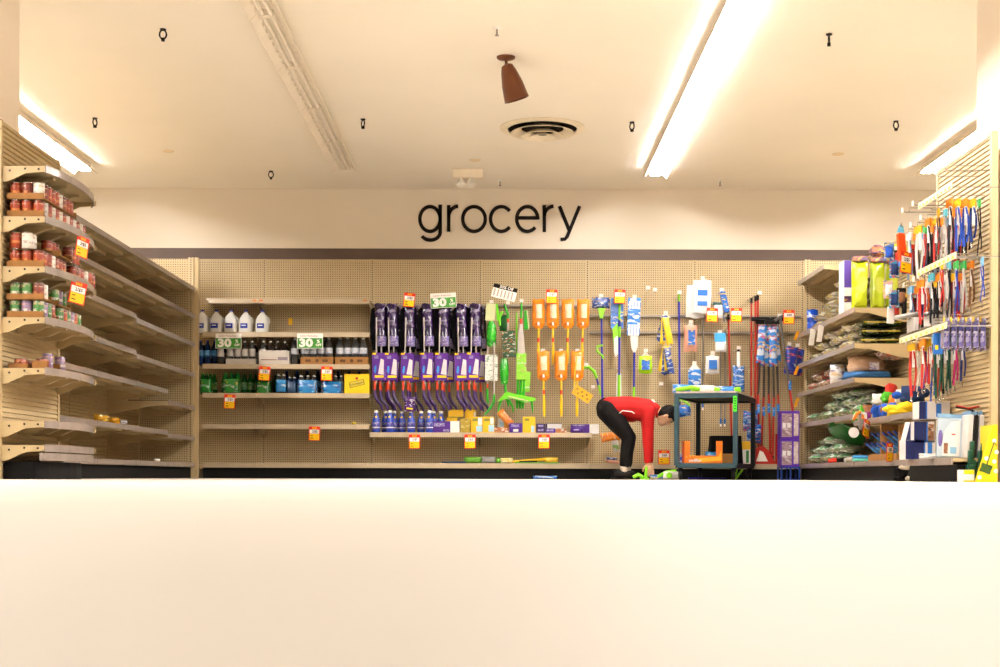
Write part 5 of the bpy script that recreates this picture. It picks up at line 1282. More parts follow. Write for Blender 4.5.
# orange display box in the cart
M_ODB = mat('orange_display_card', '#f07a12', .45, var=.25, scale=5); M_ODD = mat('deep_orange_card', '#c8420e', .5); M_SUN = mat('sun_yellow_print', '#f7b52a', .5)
x0, x1 = W(684.5, 460, 14.12)[0], W(722.5, 460, 14.12)[0]; w_ = x1 - x0
zb = zlo + .0025; h = W(700, 441, 14.12)[1] - zb
db = thing('display_box', 'orange cut-out display box with white script on the lower cart shelf', 'display box', ((x0 + x1) / 2, 14.12, zb), (0, 0, 0))
uo = [(-w_ / 2, 0), (w_ / 2, 0), (w_ / 2, h), (w_ / 2 - .065, h), (w_ / 2 - .065, h * .34), (-w_ / 2 + .055, h * .34), (-w_ / 2 + .055, h), (-w_ / 2, h)]
mbx = MB()
for q in ((0, 1, 4, 5), (1, 2, 3, 4), (0, 5, 6, 7)): mbx.prism([uo[i] for i in q], 0, .005, 'y')
part('front', mbx, M_ODB, db)
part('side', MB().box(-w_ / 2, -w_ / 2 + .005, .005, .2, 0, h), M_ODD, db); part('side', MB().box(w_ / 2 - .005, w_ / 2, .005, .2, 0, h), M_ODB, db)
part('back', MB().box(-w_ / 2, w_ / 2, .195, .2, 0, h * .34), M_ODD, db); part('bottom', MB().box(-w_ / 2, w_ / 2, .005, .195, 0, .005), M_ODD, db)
for k in range(6):
    a = R(20 + k * 28); part('sunray', MB().prism([(-.12 + .03 * math.cos(a), .04 + .03 * math.sin(a) * .5), (-.12 + .09 * math.cos(a - .1), .04 + .085 * abs(math.sin(a)) * .5), (-.12 + .09 * math.cos(a + .1), .04 + .085 * abs(math.sin(a)) * .5)], -.0012, -.0004, 'y'), M_SUN, db)
part('swoosh', MB().prism([(-.02, .012), (w_ / 2 - .01, .03), (w_ / 2 - .01, h * .6), (w_ / 2 - .04, h * .3), (.05, h * .26), (-.06, .05)], -.0012, -.0004, 'y'), M_SUN, db)
text('lettering', 'swiffer', .034, M_WPR, db, (-.085, -.002, .028), bold=.0012)
t = thing('black_bin', 'black plastic bin standing on the lower cart shelf', 'bin', (2.30, 14.5, zb))
part('bin', MB().prism([(-.16, 0), (.19, 0), (.17, .29), (-.13, .29)], -.1, .1, 'y'), mat('matte_black_plastic', '#060505', .9), t); part('handle', MB().tube([(-.16, -.105, .02), (-.2, -.11, .06), (-.13, -.105, .1)], .01, 6), mat('matte_black_plastic', '#060505', .9), t, True)
t = thing('brush_box', 'yellow and white carton beside the black bin', 'carton', (W(746, 460, 14.62)[0], 14.62, zb))
part('box', MB().box(-.045, .045, 0, .1, 0, .24, b=.003), M_WPR, t); part('top_print', MB().box(-.044, .044, -.0012, -.0003, .15, .239), M_YB2, t); part('side_print', MB().box(.0, .03, -.0012, -.0003, .01, .14), mat('dark_green_print', '#2a7a3a', .5), t)
one('small_carton', MB().box(-.06, .06, -.03, .03, 0, .1, b=.003), M_CARDB, 'plain brown carton between the display box and the post', 'carton', (2.30, 14.26, zb))
bagthing('cloth_pack', 'blue and red pack lying inside the cart behind the display', 712, 462, 14.30, .14, .12, .06, prt('blue_red_pack', ['#2f7fb8', '#c8402a', '#d8dce0', '#2f7fb8'], 18, .3, .3), 90, z=zb, cat='package')
bagthing('cloth_pack', 'royal blue pack beside the orange display box', 683.5, 463, 14.4, .08, .1, .07, prt('royal_pack', ['#2a3f9c', '#3a5ac0', '#d8dce4'], 18, .3, .3), 91, z=zb, cat='package')
# brushes on the cart top
for k, (px, ln, rz, m1, m2, lb) in enumerate(((694, .3, 6, M_LG2, M_WBLADE, 'lime and white scrub brush at the person end of the cart top'), (712, .34, -5, M_LG2, M_BLW, 'lime and blue scrub brush in the middle of the cart top'), (723, .26, 12, M_WBLADE, M_LG2, 'white scrub brush with lime tip at the far end of the cart top'))):
    x = W(px, 390, 14.2 + .1 * k)[0]
    t = thing('hand_brush', lb, 'brush', (x, 14.2 + .1 * k, zt + .001), (0, 0, R(rz)), 'brushes on the cart'); t.scale = (1.25, 1.2, 1.45)
    part('handle', MB().tube([(-ln / 2, 0, .02), (-.02, 0, .035), (ln * .3, 0, .02)], [.014, .017, .013], 8), m1, t, True); part('head', MB().pillow(.13, .05, .07, 95 + k, 8, .05, Matrix.Translation((ln * .35, 0, .0)), sq=4), m2, t, True); part('pack', MB().pillow(.15, .06, .07, 98 + k, 8, .15, Matrix.Translation((-ln * .3, .06, .0))), [M_BLW, M_WPACK, M_BLY][k], t, True)
one('wipe_block', MB().pillow(.09, .07, .06, 101, 8, .05, sq=5), M_WPR, 'small cream block on the cart top', 'block', (W(718, 388, 14.55)[0], 14.6, zt + .001), smooth=True)
bagthing('wrapped_pad', 'blue and white wrapped pad standing at the rear of the cart top', 692, 390, 14.75, .16, .11, .07, M_BLW, 102, z=zt + .001, cat='package')
t = hung('mesh_pouch', 'blue pouch with lime mesh handle hanging on the pegboard behind the cart post', 'pouch', 682, 399, 15.45)
part('handle', MB().tube([(-.09, 0, -.07), (-.04, 0, -.03), (0, 0, .0), (.05, 0, -.04), (.09, 0, -.075)], .012, 8), M_LG2, t, True); part('pouch', MB().pillow(.2, .13, .06, 103, 9, .1, Matrix.Translation((0, 0, -.2)) @ Matrix.Rotation(R(-6), 4, 'Y')), M_BLP, t, True)
# goods on the floor
t = thing('spray_trigger', 'lime green trigger handle on the floor under the reaching hand', 'handle', (W(640, 479, 14.6)[0], 14.58, .0))
part('body', MB().tube([(-.075, 0, .022), (-.02, 0, .05), (.03, 0, .022)], [.02, .024, .02], 10), M_LG2, t, True); part('lever', MB().tube([(.055, -.02, .012), (.06, -.02, .08), (.063, -.02, .14)], [.018, .016, .012], 10), M_LG2, t, True); part('base', MB().box(.0, .09, -.04, .03, 0, .02, b=.006), M_LG2, t)
one('blue_cloth_pack', MB().pillow(.2, .05, .1, 104, 9, .2), M_BLP, 'crumpled blue pack on the floor beyond the hand', 'package', (W(659, 478, 14.62)[0], 14.62, .003), (0, 0, .2), None, True)
t = thing('mop_head', 'lime and white mop head lying on the floor by the cart wheel', 'mop head', (W(671.5, 478, 14.45)[0], 14.45, .0))
part('shell', MB().pillow(.17, .085, .12, 105, 10, .05, Matrix.Translation((.0, 0, .001)), sq=3), M_WBLADE, t, True); part('disc', MB().lathe([(.03, 0), (.032, .004), (.028, .01)], 16, Matrix.Translation((-.03, -.055, .045)) @ Matrix.Rotation(R(90), 4, 'X')), M_LG2, t, True); part('arm', MB().tube([(-.14, .03, .03), (-.05, .02, .075), (.05, .0, .095)], [.018, .022, .016], 8), M_LG2, t, True)
one('blue_pole_piece', MB().tube([(-.2, 0, .014), (.2, 0, .014)], .013, 10), M_BPOLE, 'short blue pole lying on the floor under the cart', 'pole', (W(707, 478, 14.6)[0], 14.6, 0), (0, 0, .05), None, True)
t = thing('green_tongs', 'lime two pronged grabber on the floor beneath the cart', 'grabber', (W(737, 479, 14.35)[0], 14.35, 0))
for s in (-1, 1): part('prong', MB().tube([(-.02, 0, .012), (.0 + s * .02, 0, .06), (.03 + s * .03, 0, .11)], [.014, .013, .009], 8), M_LG2, t, True)
one('lime_strip', MB().box(-.08, .08, -.02, .02, 0, .022, b=.006), M_LG2, 'flat lime strip on the floor below the cart', 'strip', (W(719, 479, 14.75)[0], 14.8, 0))
# ---------------------------------------------------------------- bagged pet goods on the crowded gondola
def ry(px, X): return X * F / (px - VX)
ALB = 1.0
PA = prt('yellow_grey_bag', ['#a89e90', '#d8c22a', '#d0c8bc', '#5f584e', '#e8e0d4', '#d8c020'], 16, .2, .6)  # palest patches are film highlights put into the colour
PB = prt('brown_white_bag', ['#8f7060', '#e8dcd0', '#b88a74', '#4a3c38', '#c8483a', '#c8b0a0'], 18, .2, .6)
PC = prt('green_grey_bag', ['#9aa090', '#2f9a3a', '#d8dcd0', '#4a5a40', '#eeeee8', '#2a8035'], 18, .2, .6)  # near-white patches paint silvery highlights into the green and grey film
PD = prt('clear_yellow_bag', ['#c8beb0', '#e0cc3a', '#9a9084', '#f0eae0', '#6a6256'], 20, .18, .7)  # pale patches brighten the film like highlights, painted in
ALB = .80
PBAGS = {}
for nm, mm in (('a', PA), ('b', PB), ('c', PC), ('d', PD)):
    for k in range(3):
        PBAGS[nm, k] = MB().pillow(.30, .24, .10, 200 + k * 7 + ord(nm), 9, .22, Matrix.Rotation(R(-90), 4, 'X') @ Matrix.Translation((0, -.0, -.12))).mesh('pet_bag', mm, True)
for me in PBAGS.values():
    zmin = min(v.co.z for v in me.vertices)
    for v in me.vertices: v.co.z -= zmin
cnt = {}
def petbag(kind, X, Y, z, what, where, sc=(1, 1, 1), rz=0, tilt=0):
    cnt[where] = cnt.get(where, 0) + 1
    o = link('pet_bag', PBAGS[kind, cnt[where] % 3], None, (X, Y, z), (0, tilt, rz)); o.scale = sc
    return tag(o, '%s, %s bag %s' % (what, ORD[(cnt[where] - 1) % 16], where), 'bag', 'bagged pet goods')
# upper shelf, far section: stacked yellow and grey bags
for i, Yb in enumerate((14.85, 14.5, 14.15)):
    for l in range((2, 4, 5)[i]):
        petbag('a', 3.47 + .02 * (l % 2) + .04 * i, Yb, 1.593 + l * .088, 'yellow and grey wrapped bed', 'up on upper shelf, pile %s from back wall' % ['first', 'second', 'third'][i], (1.05, 1.15, .9), .1 * ((l * 3 + i) % 3 - 1))
bagthing('blue_bag', 'bright blue bag standing on the upper shelf by the back wall', 812.5, 326, 15.08, .12, .26, .09, prt('bright_blue_film', ['#1f4fc0', '#2a66d8', '#d8dce4', '#1a3f98'], 12, .2, .5), 210, z=1.593)
# tall lime bags on the near section
M_LIMEB = prt('lime_bag', ['#b8cc10', '#c8d81a', '#a8b80c', '#b8cc10', '#d8dc50'], 9, .2, .6, (1, 1, .3))
M_HEAD = prt('purple_orange_header', ['#4a2a50', '#d8782a', '#6a3a5a', '#e0b03a'], 26, .3, .4)
for i, (px, wpx) in enumerate(((858.8, 16.5), (876.6, 15), (891, 13))):
    Yb = 12.93 + .05 * i; X = (px - VX) * Yb / F; w_ = wpx * Yb / F
    t = thing('seed_bag', 'tall lime yellow bag, %s from the back wall on the upper shelf' % ORD[i], 'bag', (X, Yb, 1.593), (0, 0, 0), 'tall lime bags')
    part('bag', MB().pillow(w_ * .96, .45, .11, 205 + i, 12, .07, sq=7), M_LIMEB, t, True); part('header', MB().box(-w_ / 2 + .004, w_ / 2 - .004, -.045, .045, .44, .492, b=.012), M_HEAD, t, True)
Yb = 12.98
t = thing('seed_bag', 'lime bag lying across the tops of the standing lime bags', 'bag', ((888 - VX) * Yb / F, Yb, 2.087), (0, 0, 0), 'tall lime bags')
part('bag', MB().box(-.05, .18, -.06, .06, 0, .115, b=.03), M_LIMEB, t, True); part('header', MB().box(-.17, -.05, -.055, .055, .005, .11, b=.03), M_HEAD, t, True)
t = thing('treat_carton', 'tall purple and white treat carton beside the lime bags', 'carton', ((844.5 - VX) * 13.3 / F, 13.3, 1.593))
part('box', MB().box(-.035, .035, -.1, .1, 0, .5, b=.004), M_WPR, t); part('printing', MB().box(-.034, .034, -.1012, -.1003, .24, .498), mat('violet_print', '#5a3a9c', .4), t); part('printing', MB().box(-.034, .034, -.1012, -.1003, .1, .16), M_HEAD, t)
t = thing('treat_carton', 'white carton with an orange top between the purple carton and lime bags', 'carton', ((851 - VX) * 13.22 / F + .01, 13.42, 1.593))
part('box', MB().box(-.03, .04, -.05, .05, 0, .4, b=.004), mat('grey_white_card', '#b8b0a4', .5), t); part('top', MB().box(-.03, .04, -.05, .05, .4, .49, b=.01), prt('orange_black_print', ['#d8681a', '#3a2420', '#e8983a'], 24, .4, .3), t)
# white slips hanging from the upper shelf edge
for i, (px, py) in enumerate(((813, 322), (821, 318))):
    X = 3.205; Yb = ry(px, X)
    one('price_slip', MB().prism([(-.035, 0), (.035, 0), (.0, -.17), (-.07, -.17)], -.0015, .0015, 'y'), M_WCARD, 'white paper slip hanging from the upper pet shelf, %s from the back wall' % ORD[i], 'price slip', (X, Yb, 1.592 - .03), (0, 0, R(30)))
# second shelf
for i, (Yb, n) in enumerate(((14.95, 1), (14.6, 2), (14.25, 3), (13.9, 3), (13.55, 3))):
    for l in range(n):
        petbag('d', 3.44 + .05 * ((i + l) % 2), Yb, 1.263 + l * .085, 'clear and yellow toy', 'up on second shelf, heap %s from back wall' % ORD[i], (.95, 1.2, .85), .2 * ((l + i) % 3 - 1))
M_TRIM = mat('yellow_trim', '#b8a028', .4)
for l in range(3):
    t = thing('bed_pack', 'flat dark pet bed pack with yellow edge, layer %s up, second shelf' % ['one', 'two', 'three'][l], 'package', (3.50, 13.0, 1.263 + l * .082), (0, 0, .05 * (l - 1)), 'flat bed packs')
    part('pack', MB().pillow(.4, .4, .075, 220 + l, 9, .12, Matrix.Translation((0, .2, .038)) @ Matrix.Rotation(R(90), 4, 'X')), prt('dark_green_pack', ['#34382a', '#6a7a2a', '#d8d4c4', '#2a2c22', '#4a7a2a'], 14, .25, .5), t, True); part('edge', MB().box(-.19, .16, -.203, -.19, .030, .041), M_TRIM, t)
# third shelf
for i, Yb in enumerate((15.0, 14.7, 14.4, 14.1)):
    for l in range((1, 2, 2, 2)[i]):
        petbag('b', 3.43 + .04 * ((i + l) % 2), Yb, .949 + l * .09, 'brown and white chew', 'up on third shelf, heap %s from back wall' % ORD[i], (.95, 1.2, .92), .25 * ((l + i) % 3 - 1))
t = thing('dog_bed', 'rolled tan dog bed with blue base on the third shelf', 'dog bed', (3.46, 13.25, .949))
part('bolster', MB().pillow(.34, .19, .4, 230, 12, .06, Matrix.Translation((0, 0, .05)), sq=2.6), prt('tan_plush', ['#c8a080', '#b08868', '#d0ac8c', '#c8a080'], 20, .8, 0), t, True); part('base', MB().pillow(.42, .085, .6, 231, 10, .04, sq=4), mat('denim_blue_cloth', '#2a5a8c', .8), t, True)
part('printing', MB().box(-.02, .06, -.235, -.19, .09, .16), prt('violet_white_print', ['#e0d8d4', '#5a3a8c'], 40, .5, .2), t)
for i, (dy, kd) in enumerate(((0, 'c'), (-.3, 'b'))):
    petbag(kd, 3.58, 13.0 + dy * .2, 1.125, 'mixed green and tan', 'on the dog bed base, place %s' % ORD[i], (.7, .9, .7), .4 * i, R(14))
bagthing('toy_bag', 'white and purple toy bag leaning on the dog bed', 838, 372, 13.75, .16, .2, .12, prt('white_purple_bag', ['#d8d0cc', '#5a4a8c', '#c8a060', '#e0dcd8'], 18, .25, .5), 232, z=.949)
# fourth shelf
for i, Yb in enumerate((15.0, 14.68, 14.36, 14.04, 13.72, 13.4, 13.08)):
    for l in range((1, 1, 2, 3, 3, 3, 2)[i]):
        petbag('c', 3.43 + .05 * ((i + l) % 2), Yb, .611 + l * .088, 'green and grey treat', 'up on fourth shelf, heap %s from back wall' % ORD[i], (.95, 1.15, .88), .25 * ((l * 2 + i) % 3 - 1))
# base shelf
for i, Yb in enumerate((14.9, 14.55, 14.2, 13.85)):
    for l in range((2, 3, 3, 2)[i]):
        petbag('c', 3.42 + .05 * ((i + l) % 2), Yb, .171 + l * .088, 'green and grey treat', 'up on base shelf, heap %s from back wall' % ORD[i], (.95, 1.15, .88), .25 * ((l * 2 + i) % 3 - 1))
t = thing('green_flat_pack', 'long flat green pack slanting over the base shelf heap', 'package', (3.44, 13.95, .44), (R(-20), R(28), 0)); part('pack', MB().pillow(.4, .06, .3, 240, 9, .08), mat('leaf_green_film', '#2a7a2e', .3, coat=.5), t, True); part('edge', MB().box(-.19, .19, -.155, -.145, .02, .035), mat('pale_green_edge', '#7ac07a', .4), t)
for i, (px, cc, lb) in enumerate(((836, '#c8321e', 'red rope toy on the base shelf'), (845, '#1a1614', 'black rope toy on the base shelf'), (852, '#d8d0c4', 'white rope toy on the base shelf'))):
    Yb = ry(px, 3.32); one('rope_toy', MB().tube([(-.06, .05, .02), (0, 0, .03), (.05, .04, .025), (.1, .0, .02)], [.02, .024, .022, .018], 8), mat('rope_%d' % i, cc, .8), lb, 'toy', (3.32, Yb, .172), (0, 0, .5 * i), 'rope toys', True)
for i, cc in enumerate(('#3a8fd0', '#5ab8a0')):
    pts = [(.13 * math.cos(a), .13 * math.sin(a), .016) for a in [2 * math.pi * k / 20 for k in range(21)]]
    one('ring_toy', MB().tube(pts, .015, 8), mat('ring_%d' % i, cc, .4), ['blue ring toy lying on the base shelf', 'aqua ring toy lying on the blue one'][i], 'toy', (3.37, ry(868, 3.37), .172 + .03 * (1 - i)), (0, 0, 0), 'ring toys', True)
# ball display
t = thing('toy_display', 'brown cardboard toy display with slanted trays on the base shelf', 'display box', (3.42, 11.95, .171))
part('tray', MB().box(-.16, .16, -.45, .45, 0, .06, b=.004), M_CARDB, t); part('side', MB().prism([(-.45, .06), (-.42, .06), (-.42, .3), (-.45, .3)], -.14, .14, 'x'), M_CARDB, t); part('side', MB().prism([(.1, .06), (.13, .06), (.13, .32), (.1, .32)], -.14, .14, 'x'), M_CARDB, t)
for i in range(10):
    Yb = 12.35 - (i % 5) * .17; l = i // 5
    tt = thing('fetch_toy', 'blue paddle toy with a green ball, %s in the %s tier of the display' % (ORD[i % 5], ['lower', 'upper'][l]), 'toy', (3.33 + .05 * l, Yb, .235 + .09 * l), (0, R(35), R(20)), 'paddle toys')
    part('paddle', MB().box(-.09, .09, -.02, .02, 0, .022, b=.009), mat('sky_blue_plastic', '#4a8fd0', .4), tt, True); part('handle', MB().box(-.15, -.09, -.012, .012, 0, .018, b=.006), mat('navy_plastic', '#1d3f98', .4), tt, True); part('ball', MB().ell((.06, 0, .045), (.034, .034, .034), 12, 8), mat('tennis_green', '#6fbf2a', .8), tt, True)
# toy shelf
M_PLUSH = [mat('plush_yellow', '#f0c81e', .9), mat('plush_white', '#e4ddd4', .9), mat('plush_green', '#4fae2a', .9), mat('plush_blue', '#1f4fae', .9), mat('plush_red', '#c8342a', .9), mat('plush_brown', '#8a5a3a', .9), mat('plush_orange', '#e8862a', .9), mat('plush_purple', '#8a2a7a', .9), mat('plush_navy', '#1a2f5a', .9)]
PLN = ['yellow', 'white', 'green', 'blue', 'red', 'brown', 'orange', 'purple', 'navy']
tz = .546
for i, (px, dz, ci, w_, h_, X) in enumerate(((859, 0, 2, .12, .1, 3.34), (863, 0, 6, .09, .08, 3.3), (867, 0, 7, .1, .09, 3.36), (871, 0, 5, .16, .16, 3.42), (877, .0, 3, .1, .12, 3.3), (882, .0, 3, .1, .12, 3.3), (887, .0, 3, .1, .12, 3.31), (880, .13, 1, .14, .1, 3.36), (888, .13, 2, .16, .1, 3.36), (893, .0, 3, .1, .12, 3.31), (899, .0, 0, .2, .09, 3.3), (905, .1, 1, .2, .12, 3.38), (906, .0, 0, .2, .1, 3.28), (897, .1, 6, .16, .1, 3.4), (913, .1, 8, .2, .15, 3.42), (891, .22, 4, .14, .1, 3.45))):
    Yb = ry(px, X)
    tt = thing('plush_toy', '%s plush toy, number %s along the toy shelf from the back' % (PLN[ci], ['one', 'two', 'three', 'four', 'five', 'six', 'seven', 'eight', 'nine', 'ten', 'eleven', 'twelve', 'thirteen', 'fourteen', 'fifteen', 'sixteen'][i]), 'toy', (X, Yb, tz + dz), (0, 0, i * .9), 'plush toys')
    part('torso', MB().pillow(w_, h_, w_ * .7, 250 + i, 8, .15, sq=2.2), M_PLUSH[ci], tt, True); part('head', MB().ell((w_ * .45, 0, h_ * .6), (w_ * .25, w_ * .22, h_ * .28), 10, 8), M_PLUSH[(ci + (i % 3)) % 9 if i % 2 else ci], tt, True); part('paw', MB().ell((-w_ * .4, 0, h_ * .25), (w_ * .18, w_ * .16, h_ * .2), 8, 6), M_PLUSH[ci], tt, True)
# clip strip with toy
X = 3.2; Yb = ry(860, X)
t = thing('clip_strip_toy', 'green and white stringy toy hanging on a clip at the shelf end', 'toy', (X, Yb, .62))
part('strip', MB().box(-.012, .012, -.003, .003, -.16, .02), M_GREY, t)
for k in range(9): part('fringe', MB().tube([(0, -.01, .0), (.05 * math.sin(k * 2.1), -.03 + .02 * math.cos(k * 1.7), .05 * math.cos(k * 2.1)), (.065 * math.sin(k * 2.1 + .3), -.02, -.05 + .05 * math.cos(k * 2.1))], .013, 6), [mat('lime_fringe', '#6fd03a', .8), M_PLUSH[1], M_PLUSH[6]][k % 3 if k % 4 else 1], t, True)
part('disc', MB().lathe([(.045, 0), (.047, .003), (.045, .006)], 20, Matrix.Translation((-.06, -.01, -.19)) @ Matrix.Rotation(R(90), 4, 'X')), M_WPR, t, True)
for i, (px, py, Xq) in enumerate(((867.5, 420, 3.2), (890, 443, 3.2))):
    Yb = ry(px, Xq); x, z = W(px, py, Yb)
    sale(px, py, Yb, 'narrow orange and yellow sale card on the pet gondola, %s from the back wall' % ORD[i], R(14 if i == 0 else 2), R(50))
for i, py in enumerate((331, 366, 398, 428)):
    x, z = W(798, py, 15.15)
    one('shelf_flag', MB().prism([(-.015, 0), (.02, 0), (-.02, -.1), (-.055, -.1)], -.0015, .0015, 'y'), mat('amber_flag', '#f0a01a', .5), 'slanting amber price flag at the gondola corner, %s from the top' % ORD[i], 'price flag', (x, 15.15, z), (0, 0, R(20)), 'amber corner flags')
# purple cartons on a blue stand
t = thing('plastic_crate', 'open blue plastic crate on the floor under the purple cartons', 'crate', (3.08, 15.0, 0))
M_CRB = mat('crate_blue', '#1f3f8c', .4)
for a in (-.1, -.003, .092):
    for b in (-.1, .088): part('post', MB().box(a, a + .016, b, b + .016, 0, .14), M_CRB, t)
part('floor_rail', MB().box(-.1, .108, -.1, .104, 0, .012), M_CRB, t); part('top_rail', MB().box(-.1, .108, -.1, .104, .128, .142), M_CRB, t)
M_VIO = mat('violet_carton', '#5a2aa0', .4); M_ROSE = prt('rose_photo_print', ['#a88a90', '#6a4a58', '#d8c8c8', '#8a6a70'], 24, .4, .3)
for i in range(2):
    t = thing('treat_box', ['violet picture carton standing on the blue crate', 'violet picture carton on top of its twin'][i], 'carton', (3.08, 15.0, .1425 + i * .30), (0, 0, 0), 'violet cartons')
    part('box', MB().box(-.1, .1, -.09, .09, 0, .299, b=.004), M_VIO, t); part('picture', MB().box(-.088, .02, -.0912, -.0903, .02, .27), M_ROSE, t)
    for k in range(2): part('frame_print', MB().box(-.08 + k * .05, -.045 + k * .05, -.0922, -.0914, .12, .17), M_WPR, t); 
    part('side_picture', MB().box(.04, .09, -.0912, -.0903, .03, .27), prt('pale_side', ['#d8c0b8', '#b89088', '#e8d8d0'], 20, .4, .2), t)
t = thing('black_plush', 'black and cream plush dog toy on the floor by the endcap', 'toy', ((901 - VX) * 10.6 / F, 10.6, 0))
part('torso', MB().pillow(.11, .12, .1, 270, 9, .2, sq=2.4), mat('black_fur', '#0c0a09', .95), t, True); part('patch', MB().ell((.02, -.03, .105), (.05, .03, .022), 10, 6), mat('cream_fur', '#c8b8a0', .95), t, True)
for s in (-1, 1): part('paw', MB().ell((s * .045, -.04, .02), (.026, .03, .02), 10, 6), mat('cream_fur' if s > 0 else 'black_fur', '#c8b8a0', .95), t, True)

# ---------------------------------------------------------------- endcap panel: rails, hooks, leashes
M_RAILC = mat('cream_price_rail', '#e8dcb8', .4); M_YTAG = mat('yellow_rail_tag', '#e8c81e', .5)
def rail(pxa, pya, pxb, Xr, k):
    ya, yb = ry(pxa, Xr), ry(pxb, Xr); z = CH + (VY - pya) * ya / F
    r = wp('price_rail', MB().box(Xr - .004, Xr + .004, yb, ya, z - .03, z + .01), M_RAILC, pc)
    n = 9
    for i in range(n):
        y = yb + (ya - yb) * (i + .5) / n
        wp('rail_tag', MB().box(Xr - .0055, Xr - .0042, y - .018, y + .018, z - .026, z - .01), M_YTAG, r)
    for y in (yb + .05, ya - .05): wp('rail_arm', MB().tube([(Xr + .004, y, z - .01), (PX, y, z - .01)], .004, 6), M_HOOK, r)
    return z
zr1 = rail(918, 204, 951, 2.83, 1); zr2 = rail(917, 271, 955, 2.83, 2); zr3 = rail(899.5, 338.4, 946, 2.83, 3)
EH = MB().tube([(0, 0, 0), (-.27, 0, 0), (-.285, 0, .014)], .0035, 6).mesh('peg_hook', M_HOOK, True)
EH2 = MB().tube([(0, 0, .03), (-.24, 0, .03), (-.24, 0, .0)], .003, 6).mesh('hook_arm', M_HOOK, True)
EHL = MB().box(-.29, -.284, -.018, .018, -.004, .03).mesh('label_holder', M_HOLD)
def ehook(Y, z, holder=False):
    h = link('peg_hook', EH, pc, (PX - .002 - pc.location.x, Y - pc.location.y, z)); link('hook_arm', EH2, h)
    if holder: link('label_holder', EHL, h)
STR = {}
def strap_meshes(L):
    def ribbon(y0, w, zt, zb, bow):
        mb = MB(); n = 7; vs = []; fs = []
        for i in range(n + 1):
            q = i / n; z = zt + (zb - zt) * q; y = y0 + bow * math.sin(math.pi * q * 1.3); x = .012 * math.sin(q * 4 + y0 * 90)
            vs += [(x - .003, y - w, z), (x - .003, y + w, z), (x + .003, y + w, z), (x + .003, y - w, z)]
        for i in range(n):
            for k in range(4):
                l = (k + 1) % 4; fs.append((4 * i + k, 4 * i + 4 + k, 4 * i + 4 + l, 4 * i + l))
        fs += [(0, 1, 2, 3), (4 * n + 3, 4 * n + 2, 4 * n + 1, 4 * n)]
        return mb.add(vs, fs)
    a = ribbon(.004, .009, 0, -L, .012)
    b = ribbon(-.022, .006, -.015, -L * .88, -.012)
    cl = MB().tube([(0, .0, -L), (0, .006, -L - .02), (0, -.004, -L - .035)], .006, 6)
    return a, b, cl
HCOL = {'y': '#f0b81e', 'o': '#f08a1e', 't': '#5ab0c0', 'g': '#4ab85a', 'w': '#e8e0d8', 'b': '#7ab0d8'}
NAMEC = {}
def leash(X, Y, z, L, col, head, label, rz=0):
    """strap hung on a card: a collar or leash seen from its edge"""
    key = (round(L, 2))
    if key not in STR: STR[key] = strap_meshes(L)
    a, b, cl = STR[key]
    cm = mat('strap_' + col.strip('#'), col, .6)
    kk = (key, col)
    if kk not in NAMEC: NAMEC[kk] = (a.mesh('strap', cm), b.mesh('strap', cm), cl.mesh('clasp', M_TIN, True))
    hk = ('h', head)
    if hk not in NAMEC: NAMEC[hk] = MB().box(-.008, .008, -.028, .028, -.045, .012, b=.003).mesh('header_card', mat('header_' + head, HCOL[head], .5))
    wk = 'wt'
    if wk not in NAMEC: NAMEC[wk] = MB().box(-.0015, .0015, -.010, .010, -.16, -.04).mesh('paper_tag', M_WPR)
    t = thing('pet_leash', label, 'leash', (X, Y, z), (0, 0, rz), 'leashes and collars')
    link('header_card', NAMEC[hk], t); link('strap', NAMEC[kk][0], t, (0, 0, -.03)); link('strap', NAMEC[kk][1], t, (0, .0, -.03)); link('clasp', NAMEC[kk][2], t, (0, 0, -.03)); link('paper_tag', NAMEC[wk], t, (-.012, -.02, 0))
CN = {'#16337a': 'navy', '#17151a': 'black', '#2048b0': 'blue', '#c8281e': 'red', '#d8d0c8': 'white', '#5a2a8c': 'purple', '#12503a': 'dark green', '#e0287a': 'hot pink', '#7a4a2a': 'brown', '#e0601e': 'orange', '#8a1a24': 'crimson', '#6f8fae': 'grey blue', '#2a6a3a': 'green', '#3a2420': 'dark brown'}
def hookrow(Y, z, items, row, k, L, x0=3.10, dx=-.048):
    ehook(Y, z + .0, holder=(k > 1))
    for i, (c, h) in enumerate(items):
        leash(x0 + i * dx, Y, z - .006, L * (1 - .09 * ((i * 7 + k * 3) % 4)), c, h, '%s leash, %s row, hook %s from near post, place %s' % (CN[c], row, ORD[k], ORD[i]), R(((i * 53 + k * 29) % 60) - 10))
B, K_, N_, RD, WH, PU, DG, PK, BR, OR, CR, GB, GN, DB = '#2048b0', '#17151a', '#16337a', '#c8281e', '#d8d0c8', '#5a2a8c', '#12503a', '#e0287a', '#7a4a2a', '#e0601e', '#8a1a24', '#6f8fae', '#2a6a3a', '#3a2420'
z1 = 1.80
hookrow(9.06, z1 + .04, [(K_, 'g'), (N_, 'y'), (B, 'o'), (B, 'y'), (K_, 'o')], 'upper', 0, .33)
hookrow(9.30, z1 + .02, [(K_, 'y'), (K_, 'o'), (RD, 'o'), (WH, 't'), (DB, 'y')], 'upper', 1, .36)
hookrow(9.52, z1, [(RD, 't'), (CR, 'b'), (WH, 'o'), (RD, 'y'), (K_, 'o')], 'upper', 2, .36)
hookrow(9.75, z1 - .01, [(PU, 't'), (K_, 'b'), (DB, 'o'), (RD, 'g'), (WH, 'y')], 'upper', 3, .36)
hookrow(9.96, z1 - .02, [(GB, 'w'), (K_, 'y'), (N_, 'b'), (DB, 'o'), (GB, 'w')], 'upper', 4, .30)
for Y in (9.0, 9.18, 9.95, 9.7): ehook(Y, 2.02 if Y < 9.3 else 1.93, Y > 9.3)
z2 = 1.43
